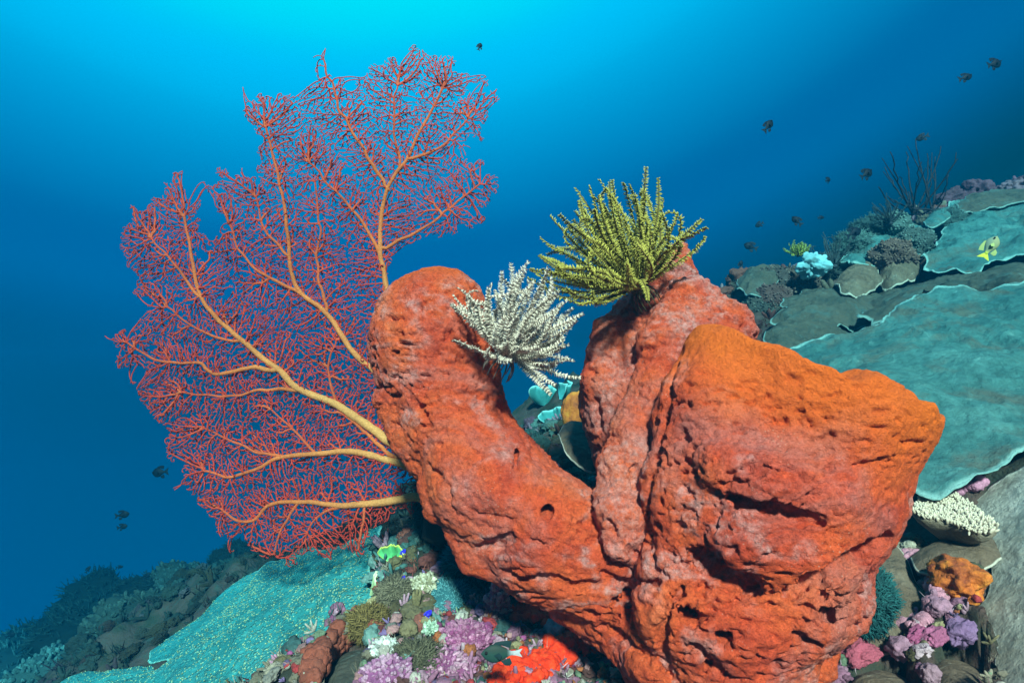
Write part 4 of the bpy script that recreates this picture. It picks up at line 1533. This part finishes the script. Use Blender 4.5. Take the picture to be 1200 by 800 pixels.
# --- round the foot of the sponge
bubbly('encrusting_sponge', 'bright red orange crust sponge just under the sponge foot', 'sponge', [(604, 728), (625, 724), (645, 728), (662, 736)], .010, (.8, .08, .01), 1, 'red orange crust sponges', 7, 150, 'red_crust', 1.4)
bubbly('encrusting_sponge', 'larger red orange crust sponge spreading to the bottom edge', 'sponge', [(592, 797), (620, 788), (650, 778), (665, 760), (685, 755)], .0105, (.8, .08, .01), 2, 'red orange crust sponges', 11, 260, 'red_crust', 1.2)
knobbly('soft_coral', 'small pale pink branching coral beside the red crust sponge', 'coral', ON(668, 732, .02), (.012, .012, .012), gnormal(ground(668, 732)), 50, .022, .0035, (.75, .38, .34), (.9, .66, .6), 3)
knobbly('coralline_lump', 'mauve knobbly coralline lump left of the red crust sponges', 'coralline algae', ON(545, 752, .015), (.042, .04, .014), gnormal(ground(545, 752)), 420, .010, .0028, (.30, .06, .20), (.52, .24, .38), 4, 'mauve coralline lumps')
knobbly('coralline_lump', 'pale lilac coralline lump at the bottom below the dark fish', 'coralline algae', ON(520, 785, .012), (.05, .04, .014), gnormal(ground(520, 785)), 420, .010, .0028, (.32, .08, .24), (.58, .34, .46), 5, 'mauve coralline lumps')
knobbly('coralline_lump', 'upright pinkish white coralline knob beneath the leaning tube', 'coralline algae', ON(580, 722, .02), (.022, .022, .045), gnormal(ground(580, 722)), 150, .010, .0035, (.46, .14, .24), (.74, .54, .56), 6, 'mauve coralline lumps')
knobbly('coralline_lump', 'lilac coralline lump at the bottom left of the rubble', 'coralline algae', ON(455, 795, .01), (.035, .03, .02), gnormal(ground(455, 795)), 160, .010, .003, (.30, .09, .26), (.56, .36, .50), 7, 'mauve coralline lumps')
v, f = lump(ON(493, 610, .03), (.020, .024, .036), norm(UP - RIGHT * .3), 4, .08, 1.5, 3)
tag(build('sea_squirt', v, f, M['tan_skin']), 'smooth tan oval sea squirt at the foot of the sea fan', 'sea squirt')
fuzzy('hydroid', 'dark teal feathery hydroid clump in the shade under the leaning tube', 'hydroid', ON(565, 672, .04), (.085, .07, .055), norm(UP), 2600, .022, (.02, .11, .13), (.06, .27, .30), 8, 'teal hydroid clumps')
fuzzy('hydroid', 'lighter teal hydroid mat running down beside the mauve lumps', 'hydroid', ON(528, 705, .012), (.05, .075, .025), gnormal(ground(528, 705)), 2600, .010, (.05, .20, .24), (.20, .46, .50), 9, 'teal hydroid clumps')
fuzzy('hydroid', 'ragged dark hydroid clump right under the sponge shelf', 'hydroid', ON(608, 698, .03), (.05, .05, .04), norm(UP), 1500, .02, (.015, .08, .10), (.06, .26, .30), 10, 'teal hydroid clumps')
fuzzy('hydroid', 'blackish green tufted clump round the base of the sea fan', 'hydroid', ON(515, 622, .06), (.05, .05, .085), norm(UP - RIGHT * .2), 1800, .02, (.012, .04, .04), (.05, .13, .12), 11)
fuzzy('algae_clump', 'olive brown bushy algae clump near the edge of the dotted plate', 'algae', ON(432, 738, .015), (.035, .035, .025), gnormal(ground(432, 738)), 1500, .018, (.11, .08, .03), (.30, .22, .08), 12, 'olive algae clumps')
fuzzy('algae_clump', 'dark olive algae clump at the bottom beside the lilac lump', 'algae', ON(490, 780, .012), (.04, .035, .025), gnormal(ground(490, 780)), 1600, .016, (.06, .06, .04), (.18, .17, .11), 13, 'olive algae clumps')
fuzzy('algae_clump', 'greyish brown algae clump halfway down the rubble', 'algae', ON(462, 700, .012), (.035, .045, .022), gnormal(ground(462, 700)), 1500, .014, (.10, .09, .06), (.32, .28, .20), 14, 'olive algae clumps')
knobbly('branching_coral', 'pale cream branching coral among the rubble', 'coral', ON(497, 690, .012), (.022, .03, .015), gnormal(ground(497, 690)), 150, .012, .0026, (.32, .30, .18), (.72, .70, .55), 15)
knobbly('branching_coral', 'whitish coral knob on the rubble near the bottom left', 'coral', ON(450, 768, .012), (.022, .016, .014), gnormal(ground(450, 768)), 90, .010, .003, (.4, .46, .44), (.8, .84, .80), 16)
knobbly('branching_coral', 'small mint green coral knob above the mauve lumps', 'coral', ON(503, 742, .01), (.012, .012, .010), gnormal(ground(503, 742)), 90, .008, .002, (.24, .40, .30), (.62, .82, .66), 17)
bubbly('crust_sponge', 'brick brown crust sponge under the rim of the dotted plate', 'sponge', [(368, 790), (392, 758), (415, 738), (432, 722)], .014, (.26, .06, .035), 18, None, 7, 220, 'maroon_crust' if 'maroon_crust' in M else 'growth', .6)


def leaf(name, label, cat, c, n, w, h, color, edgec, seed, curl=.5, group=None, mat='growth_fine', nu=40, nv=16):
    """a thin frilled leaf or scroll growing up from its base"""
    F = frame(n, seed)
    u = np.linspace(-1, 1, nu)
    t = np.linspace(0, 1, nv)
    U, T = np.meshgrid(u, t, indexing='ij')
    wid = w * (0.25 + .75 * np.sin(np.clip(T, 0, 1) * math.pi * .55))
    fr = .12 * np.sin(U * 9 + seed) * T ** 2 + .06 * np.sin(U * 21 + seed * 2) * T ** 3
    x = U * wid
    y = curl * w * (U ** 2) + fr * w
    z = h * T * (1 - .25 * U ** 2 + .08 * np.sin(U * 7 + seed))
    th = .0025
    out = []
    for s_ in (0, 1):
        loc = np.stack([x, y + (s_ * th), z], -1).reshape(-1, 3)
        out.append(loc @ np.stack([F[:, 0], F[:, 1], F[:, 2]], 1).T + c)
    V = np.vstack(out)
    m_ = nu * nv
    i, j = np.meshgrid(np.arange(nu - 1), np.arange(nv - 1), indexing='ij')
    b = (i * nv + j).ravel()
    q = np.stack([b, b + nv, b + nv + 1, b + 1], -1)
    q2 = (q + m_)[:, ::-1]
    top = np.array([(i_ * nv + nv - 1, (i_ + 1) * nv + nv - 1, m_ + (i_ + 1) * nv + nv - 1, m_ + i_ * nv + nv - 1) for i_ in range(nu - 1)])
    sa = np.array([(j_, j_ + 1, m_ + j_ + 1, m_ + j_) for j_ in range(nv - 1)])
    sb = np.array([((nu - 1) * nv + j_ + 1, (nu - 1) * nv + j_, m_ + (nu - 1) * nv + j_, m_ + (nu - 1) * nv + j_ + 1) for j_ in range(nv - 1)])
    e = np.tile(np.maximum(T, np.abs(U) ** 4).reshape(-1), 2)[:, None]
    k = sstep(.8, 1.0, e)
    cc = np.asarray(color) * (1 - k) + np.asarray(edgec) * k
    cc = cc * (1 + .3 * fbm(V * 90, 3, seed)[:, None])
    return tag(build(name, V, np.vstack([q, q2, top, sa, sb]), M[mat], None, True, None, np.clip(cc, 0, 1)), label, cat, group)


leaf('leafy_sponge', 'bright green and yellow leafy sponge at the edge of the dotted plate', 'sponge', ON(468, 642, .0) - FWD * .06, norm(UP - FWD * .5), .035, .04, (.12, .52, .20), (.62, .66, .14), 3, .5)
leaf('leafy_sponge', 'pale yellow green upright blade beside the rim of the dotted plate', 'sponge', ON(440, 684, .0) - FWD * .06, norm(UP + RIGHT * .25), .018, .05, (.40, .55, .30), (.72, .80, .52), 5, .4)
for k, (x, y, w_, h_, lab) in enumerate([(640, 470, .09, .07, 'teal scroll coral seen between the leaning tube and the rear lobe, left one'), (668, 462, .08, .06, 'teal scroll coral seen in the gap right beside the rear lobe'),
                                       (655, 490, .07, .05, 'low teal scroll coral in front of the two others in the gap')]):
    leaf('scroll_coral', lab, 'coral', ON(x, y + 6, .0), norm(UP + RIGHT * (.2 - .2 * k)), w_, h_ * 1.3, (.05, .24, .25), (.30, .66, .66), 7 + k, .5, 'teal scroll corals in the gap')
v, f = lump(ON(680, 505, .05), (.05, .04, .075), norm(UP), 4, .18, 1.8, 12)
tag(build('rusty_sponge', v, f, M['orange_skin']), 'rusty orange sponge knob in the gap between the tube and the rear lobe', 'sponge')

# --- lower right corner
v, f = lump(ON(1130, 690, .02), (.036, .05, .03), gnormal(ground(1130, 690)), 4, .45, 2.2, 15, 0, .06)
tag(build('sea_squirt', v, f, M['orange_skin']), 'glossy orange brown sea squirt patch lying on the grey plate coral', 'sea squirt')
for k, (x, y, r, c, lab) in enumerate([(1078, 750, .017, (.34, .07, .18), 'round pink coralline knob left of the other pink knob'), (1096, 750, .015, (.38, .10, .22), 'round pink coralline knob squeezed between pink and purple knobs'),
                                       (1130, 745, .024, (.22, .12, .27), 'smooth pale purple coralline knob next to the pink knobs'), (1140, 655, .014, (.30, .18, .3), 'small lilac knob under the table coral'),
                                       (1010, 770, .024, (.38, .07, .12), 'crimson pink crust lump at the foot of the sponge')]):
    v, f = lump(ON(x, y, r * .3), (r * 1.2, r * .95, r * .7), gnormal(ground(x, y)), 4, .5, 2.1, 30 + k, 0, .07)
    cc = np.tile(np.array(c), (len(v), 1)) * (1 + .25 * fbm(v * 60, 3, k)[:, None])
    tag(build('coralline_lump', v, f, M['growth'], None, True, None, np.clip(cc, 0, 1)), lab, 'coralline algae', 'pink and purple coralline knobs')
bubbly('coralline_crust', 'rosy coralline crust in the cleft between the brown leaf plate and the grey plate', 'coralline algae', [(1062, 735), (1085, 720), (1095, 700), (1090, 670), (1070, 650)], .012, (.55, .24, .34), 40, None, 6, 70, 'growth', .4)
bubbly('coralline_crust', 'pink crust under the huge teal plate above the table coral', 'coralline algae', [(1115, 580), (1135, 572), (1150, 565)], .012, (.55, .22, .36), 41, None, 4, 40, 'growth', .5)
fuzzy('hydroid', 'bright teal hydroid clump tucked right of the sponge foot', 'hydroid', P(1012, 705, 1.02), (.05, .04, .055), norm(UP), 2600, .014, (.010, .06, .07), (.03, .16, .17), 42, 'teal hydroid clumps')
# beige table coral: a thick plate crowded with knobs
rng = np.random.default_rng(5)
g = Geo()
tp = [(1068, 598, 1.16), (1085, 580, 1.22), (1120, 584, 1.2), (1150, 604, 1.12), (1168, 618, 1.06), (1150, 626, 1.05), (1110, 616, 1.1), (1080, 606, 1.13)]
tpw = np.array([P(*q) for q in tp])
tc0 = tpw.mean(0)
tn = np.linalg.svd(tpw - tc0)[2][2]
tn = tn if tn[2] > 0 else -tn
TF = frame(tn)
t2 = ((tpw - tc0) @ TF)[:, :2]
table = empty('table_coral', tc0, 'cream white table coral crowded with little knobs right of the sponge barrel', 'coral')
ring = catmull(np.vstack([t2, t2[:1]]), .006)[:-1]
nr_ = len(ring)
vv_ = np.vstack([np.column_stack([ring * s_, np.full(nr_, z_)]) for s_, z_ in ((.5, .004), (.98, .0), (1.0, -.006), (.85, -.02), (.3, -.05))] + [np.array([[0, 0, .005], [0, 0, -.06]])])
j = np.arange(nr_)
j2 = (j + 1) % nr_
q4 = np.concatenate([np.stack([a * nr_ + j, a * nr_ + nr_ + j, a * nr_ + nr_ + j2, a * nr_ + j2], -1) for a in range(4)])
t3 = np.concatenate([np.stack([np.full(nr_, 5 * nr_), j, j2], -1), np.stack([np.full(nr_, 5 * nr_ + 1), 4 * nr_ + j2, 4 * nr_ + j], -1)])
build('slab', vv_ @ TF.T + tc0, [q4, t3], M['growth'], table, True, None, np.tile((.20, .16, .12), (len(vv_), 1)))
for k in range(900):
    a_, b_ = rng.integers(0, nr_), math.sqrt(rng.random())
    q = ring[a_] * b_
    p = TF @ np.array([q[0], q[1], .0]) + tc0
    add_knob(g, p, tn + rng.normal(0, .35, 3) + TF[:, :2] @ q * 4, rng.uniform(.006, .012), rng.uniform(.0016, .0026), (.26, .20, .15), (.60, .52, .42), 5)
kn = g.build('knobs', M['growth_fine'], table)
kn['kind'] = 'stuff'

# --- the ledge far right
v = None
wb = P(1082, 246, 3.55)
bush = empty('black_coral_bush', wb, 'black wiry coral bush standing on the top of the right reef', 'coral')
rng = np.random.default_rng(21)
WH = [(1036, 196), (1030, 218), (1044, 176), (1056, 205), (1062, 178), (1074, 165), (1078, 190), (1088, 178), (1096, 185), (1102, 172), (1112, 205), (1124, 178), (1066, 225), (1108, 222), (1040, 232), (1092, 205)]
for k, (x, y) in enumerate(WH):
    tip = P(x, y, 3.55 + rng.uniform(-.25, .25))
    base = wb + np.array([rng.uniform(-.06, .06), rng.uniform(-.06, .06), -.02])
    s = np.linspace(0, 1, 12)[:, None]
    mid = base * .45 + tip * .55 + RIGHT * (x - 1078) / FPX * 3.5 * .18 - UP * .04
    pts = base * (1 - s) ** 2 + 2 * mid * s * (1 - s) + tip * s ** 2 + .006 * rng.normal(0, 1, (12, 3)) * s
    g = Geo()
    g.tube(pts, .0058 * (1 - .6 * s[:, 0]), 6)
    if k % 3 != 1:
        a = pts[6]
        e = a + (pts[11] - pts[6]) * .8 + RIGHT * rng.uniform(-.06, .06)
        s2 = np.linspace(0, 1, 6)[:, None]
        g.tube(a * (1 - s2) + e * s2, .0036 * (1 - .5 * s2[:, 0]), 5)
    g.build('stem', M['black_coral'], bush)
feather_star('feather_star', 'tiny yellow green feather star on the tip of the upper reef ledge', P(935, 300, 2.95), norm(UP - FWD * .3), 26, .075, R(85), A3((.05, .05, .02)), A3((.22, .30, .05)), A3((.45, .55, .10)), .012, 0, 31, 'feather stars on the far ledge', .4, None, False, 20, .003)
feather_star('feather_star', 'thin dark feather star with long straight arms on the upper ledge', P(978, 312, 2.9), norm(UP), 22, .16, R(55), A3((.02, .03, .04)), A3((.05, .08, .09)), A3((.08, .13, .14)), .010, 0, 32, 'feather stars on the far ledge', .15, None, False, 24, .0022)
feather_star('feather_star', 'wispy dark feather star left of the black coral bush', P(1043, 262, 3.2), norm(UP - RIGHT * .2), 22, .15, R(70), A3((.015, .025, .035)), A3((.03, .05, .06)), A3((.05, .08, .09)), .012, 0, 33, 'feather stars on the far ledge', .2, None, False, 24, .0025)
v, f = lump(P(953, 312, 2.85), (.062, .035, .055), norm(UP * .8 - FWD * .5), 4, .75, 1.7, 44, 0, .10)
tag(build('cup_sponge', v, f, M['growth_fine'], None, True, None, np.clip(np.tile((.20, .46, .54), (len(v), 1)) * (1 + .5 * fbm(v * 30, 3, 3)[:, None]), 0, 1)), 'pale blue crumpled sponge on the upper reef ledge', 'sponge')


def coral_head(label, x, y, d, size, color, tipc, seed, kind='knob', group='rough coral heads of the reef'):
    c = P(x, y, d)
    if kind == 'knob':
        return knobbly('rough_coral', label, 'coral', c, size, (0, 0, 1), int(420), size[2] * .3, size[0] * .04, color, tipc, seed, group, .45)
    return fuzzy('rough_coral', label, 'coral', c, size, (0, 0, 1), 900, size[2] * .38, color, tipc, seed, group, .5, size[0] * .02)


for k, (x, y, d, s_, c_, t_, kd, lab) in enumerate([
    (905, 332, 3.05, .10, (.06, .05, .05), (.16, .13, .12), 'knob', 'dark knobbly coral head under the tip of the ledge'),
    (930, 335, 3.05, .11, (.09, .06, .05), (.2, .15, .13), 'knob', 'brownish knobbly coral head left of the blue fan sponge'),
    (965, 318, 3.1, .09, (.05, .07, .07), (.12, .18, .17), 'fuzz', 'fuzzy dark coral head right behind the blue fan sponge'),
    (1000, 290, 3.25, .10, (.06, .12, .12), (.14, .26, .25), 'fuzz', 'teal fuzzy coral head on top of the ledge'),
    (1022, 272, 3.35, .10, (.04, .09, .10), (.10, .2, .2), 'fuzz', 'shaggy teal coral head left of the black coral bush'),
    (1045, 268, 3.3, .10, (.07, .14, .14), (.2, .34, .32), 'knob', 'teal knobbly coral head below the black coral bush'),
    (1108, 262, 3.4, .09, (.05, .10, .10), (.12, .22, .22), 'fuzz', 'dark coral head between the pale oval plate and the crest'),
    (1045, 300, 2.9, .09, (.12, .07, .06), (.24, .16, .13), 'knob', 'maroon coral head above the smaller round brown plate'),
    (1068, 285, 3.0, .08, (.05, .09, .09), (.16, .25, .24), 'knob', 'grey coral head behind the smaller round brown plate'),
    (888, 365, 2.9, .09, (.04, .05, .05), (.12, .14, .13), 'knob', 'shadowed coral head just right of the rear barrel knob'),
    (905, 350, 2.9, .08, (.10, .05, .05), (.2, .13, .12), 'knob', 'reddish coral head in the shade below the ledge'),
]):
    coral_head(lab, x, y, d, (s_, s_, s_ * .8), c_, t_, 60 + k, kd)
# left slope, fading into the blue; most colours darkened as if beyond the flash
for k, (x, y, d, s_, c_, t_, kd, lab) in enumerate([
    (285, 655, 4.6, .16, (.03, .06, .07), (.09, .16, .17), 'fuzz', 'dark bushy coral head on the skyline just left of the sea fan'),
    (262, 660, 4.4, .10, (.03, .05, .06), (.08, .14, .15), 'fuzz', 'small dark coral head on the skyline beside the bushy one'),
    (225, 690, 4.0, .20, (.07, .12, .12), (.2, .3, .3), 'knob', 'pale knobbly coral head above the small blue green plate'),
    (190, 700, 4.3, .22, (.03, .05, .06), (.1, .15, .16), 'fuzz', 'dark shaggy coral head on the left skyline'),
    (165, 735, 3.4, .22, (.08, .13, .12), (.2, .28, .26), 'knob', 'broad olive coral head in the middle of the left slope'),
    (120, 715, 4.8, .28, (.03, .05, .06), (.08, .13, .14), 'fuzz', 'tall dark coral head rising on the left skyline'),
    (110, 750, 4.2, .30, (.03, .06, .07), (.09, .15, .16), 'fuzz', 'dark coral mass low on the left slope'),
    (55, 770, 5.2, .35, (.03, .05, .06), (.08, .13, .14), 'fuzz', 'dark coral mass at the far left skyline'),
    (60, 795, 3.6, .20, (.05, .08, .08), (.13, .2, .2), 'knob', 'dim coral head at the bottom left corner'),
    (20, 795, 4.6, .35, (.03, .05, .06), (.08, .13, .14), 'fuzz', 'dim coral mass at the left edge of the bottom'),
    (110, 785, 2.6, .06, (.4, .55, .5), (.62, .8, .74), 'knob', 'pale round coral knob above the low teal plate'),
    (140, 770, 2.7, .11, (.06, .11, .11), (.15, .24, .23), 'fuzz', 'tufted coral head behind the low teal plate'),
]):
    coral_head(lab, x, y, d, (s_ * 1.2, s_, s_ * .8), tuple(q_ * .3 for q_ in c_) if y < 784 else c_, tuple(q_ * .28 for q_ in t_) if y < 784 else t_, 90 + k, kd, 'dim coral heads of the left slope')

# ------------------------------------------------------------------ fish


def fish(name, label, loc, heading, L, body, back, fin, tailc, group=None, deep=.5, roll=0.0, eye=True, tail=1.0):
    """heading: the way the snout points (world vector); parts: body, tail_fin, dorsal_fin, anal_fin, pectoral_fin, eye"""
    t = empty(name, loc, label, 'fish', group)
    h = norm(heading)
    upv = np.array([0, 0, 1.0])
    s = norm(np.cross(upv, h)) if abs(h[2]) < .98 else np.array([1.0, 0, 0])
    u = np.cross(h, s)
    c_, s_ = math.cos(roll), math.sin(roll)
    s, u = s * c_ + u * s_, u * c_ - s * s_
    B = np.stack([h, s, u], 1)
    W = lambda q: np.asarray(q) @ B.T * L + np.asarray(loc)
    xs = np.linspace(0, 1, 16)
    prof = deep * .5 * np.array([.04, .34, .58, .76, .89, .97, 1, .99, .94, .85, .73, .6, .46, .34, .25, .22])
    n = 14
    a = np.arange(n) * 2 * math.pi / n
    ring = np.stack([np.stack([np.full(n, .5 - .78 * x), .36 * r * np.cos(a), r * np.sin(a)], -1) for x, r in zip(xs, prof)])
    v = ring.reshape(-1, 3)
    i = np.arange(15)[:, None] * n
    j = np.arange(n)[None]
    f4 = np.stack([i + j, i + (j + 1) % n, i + n + (j + 1) % n, i + n + j], -1).reshape(-1, 4)
    v = np.vstack([v, [[.51, 0, 0]], [[-.285, 0, 0]]])
    f3 = np.concatenate([np.stack([np.full(n, len(v) - 2), (np.arange(n) + 1) % n, np.arange(n)], -1), np.stack([np.full(n, len(v) - 1), 15 * n + np.arange(n), 15 * n + (np.arange(n) + 1) % n], -1)])
    k = sstep(-.1, .5, v[:, 2:3] / (deep * .5))
    cc = np.asarray(body) * (1 - k) + np.asarray(back) * k
    kt = sstep(-.12, -.28, v[:, :1])
    cc = cc * (1 - kt) + np.asarray(tailc) * kt
    build('body', W(v), [f4, f3], M['fish'], t, True, None, cc)

    def fin_(nm, outline, color, y=0.0, th=.012, tilt=None):
        o = np.array(outline, dtype=float)
        m_ = len(o)
        c0 = o.mean(0)
        V = []
        for sgn in (-1, 1):
            V.append(np.column_stack([o[:, 0], np.full(m_, y + sgn * th * .3), o[:, 1]]))
        V.append([[c0[0], y - th, c0[1]], [c0[0], y + th, c0[1]]])
        V = np.vstack(V)
        if tilt is not None:
            V[:, 1] += (o[0, 0] - V[:, 0]) * tilt
        jj_ = np.arange(m_)
        k2 = (jj_ + 1) % m_
        build(nm, W(V), [np.stack([jj_, k2, m_ + k2, m_ + jj_], -1), np.concatenate([np.stack([np.full(m_, 2 * m_), k2, jj_], -1), np.stack([np.full(m_, 2 * m_ + 1), m_ + jj_, m_ + k2], -1)])],
              M['fish'], t, False, None, np.tile(np.asarray(color), (len(V), 1)))
    d = deep * .5
    fin_('tail_fin', [(-.25, .05), (-.34, .12 * tail), (-.50, .22 * tail), (-.46, .08 * tail), (-.43, 0), (-.46, -.08 * tail), (-.50, -.22 * tail), (-.34, -.12 * tail), (-.25, -.05)], tailc)
    fin_('dorsal_fin', [(.25, d * .82), (.15, d * 1.22), (.0, d * 1.34), (-.12, d * 1.36), (-.24, d * 1.25), (-.20, d * .55), (0, d * .85)], fin)
    fin_('anal_fin', [(.02, -d * .85), (-.08, -d * 1.3), (-.2, -d * 1.35), (-.25, -d * 1.1), (-.20, -d * .5)], fin)
    for sgn in (-1, 1):
        fin_('pectoral_fin', [(.2, -.02), (.08, .06), (.0, .0), (.06, -.10)], fin, y=sgn * d * .36, th=.008, tilt=sgn * .5)
        if eye:
            ev, ef = ICO[2]
            build('eye', W(ev * .035 + np.array([.38, sgn * .105 * (deep / .5), .05])), ef, M['fish'], t, True, None, np.tile((.01, .01, .012), (len(ev), 1)))
    return t


DG = 'dark damselfish hovering in the open water'
DK = ((.004, .010, .020), (.003, .006, .014), (.004, .009, .018), (.005, .012, .022))
DF = [  # x, y, depth, length in photo px, heading (right, up, forward), label
    (1165, 75, 3.4, 20, (.9, .25, .2), 'dark fish nearest the top right corner, swimming right'), (1131, 91, 3.2, 18, (.9, .3, .1), 'dark fish just left of the topmost right fish'),
    (900, 148, 2.8, 19, (.55, .7, .2), 'dark fish alone in the blue above the big barrel, head up'), (1081, 161, 3.6, 14, (-.8, -.25, .3), 'dark fish right above the black coral bush'),
    (1015, 204, 3.0, 18, (.8, .5, .2), 'dark olive fish left of the black coral bush'), (970, 211, 3.8, 10, (.7, .4, .4), 'tiny dark fish left of the olive one'),
    (934, 259, 3.4, 15, (-.5, .6, .3), 'dark fish hanging over the tip of the ledge'), (962, 255, 4.2, 9, (.9, .1, .2), 'speck of a fish right of the fish over the ledge tip'),
    (890, 263, 4.4, 10, (-.8, -.4, .3), 'faint fish left of the ledge tip'), (1000, 273, 3.0, 20, (.85, .45, .1), 'dark fish close above the teal ledge'),
    (880, 289, 4.2, 16, (-.8, .35, .2), 'faint long fish low over the ledge tip'), (868, 310, 3.6, 10, (.2, .9, .1), 'tiny upright fish at the very tip of the ledge'),
    (188, 553, 2.8, 20, (-.95, -.12, .1), 'dark fish left of the lower edge of the sea fan'), (143, 603, 3.0, 16, (.9, .15, .1), 'dark fish at the left, upper one of a close pair'),
    (143, 617, 3.1, 12, (.9, .2, .1), 'dark fish at the left, lower one of a close pair'), (103, 667, 3.8, 9, (.4, .8, .2), 'tiny dark fish above the left skyline'),
    (140, 664, 4.2, 8, (.9, .1, .2), 'faint tiny fish right of the one above the left skyline'), (172, 675, 4.0, 11, (.5, .7, .2), 'small fish close over the left coral heads'),
    (165, 684, 4.4, 8, (.6, -.3, .2), 'faint speck of a fish beneath the small fish over the coral heads'), (218, 668, 3.6, 10, (.3, .9, .1), 'small upright fish at the foot of the sea fan'),
    (12, 744, 4.0, 11, (.8, .3, .2), 'small dark fish at the far left edge'), (80, 727, 4.2, 12, (.9, .4, .2), 'faint fish in front of the left skyline'), (28, 733, 4.6, 8, (.9, .1, .2), 'faint speck of a fish near the left edge'),
    (562, 55, 5.0, 10, (.3, .9, .2), 'faint thin fish high in the bright water right of the sea fan'),
]
for x, y, d, px, hd, lab in DF:
    hv_ = RIGHT * hd[0] + UP * hd[1] + FWD * hd[2]
    fish('damselfish', lab, P(x, y, d), hv_, px / FPX * d * 1.05, *DK, group=DG, deep=random.uniform(.44, .56) if px > 9 else .4, eye=px > 14)
fish('damselfish', 'grey fish with a bright yellow tail over the teal crest plate', P(1160, 290, 2.1), RIGHT * .45 + UP * .8 - FWD * .1, .088, (.34, .30, .16), (.22, .24, .18), (.42, .40, .14), (.80, .68, .05), deep=.46)
gp = P(588, 765, .88)
fish('damselfish', 'dark green fish with a white tail gliding over the mauve lumps at the bottom', gp, -RIGHT + UP * .02 - FWD * .1, .060, (.015, .05, .045), (.02, .04, .035), (.01, .03, .035), (.34, .38, .42), deep=.42, tail=.45)
BG_ = 'small blue and yellow damselfish over the rubble'
for x, y, hd, lab in [(472, 648, (.5, .8, 0), 'tiny blue and yellow fish right under the leafy green sponge'), (472, 680, (.35, .9, 0), 'tiny blue and yellow fish in the middle of the rubble'), (501, 720, (.6, .7, 0), 'tiny blue and yellow fish over the teal hydroid mat')]:
    p = ground(x, y) - ray(x, y) * .05
    fish('damselfish', lab, p, RIGHT * hd[0] + UP * hd[1], .024, (.03, .02, .55), (.02, .02, .6), (.05, .05, .5), (.75, .62, .04), BG_, deep=.42)
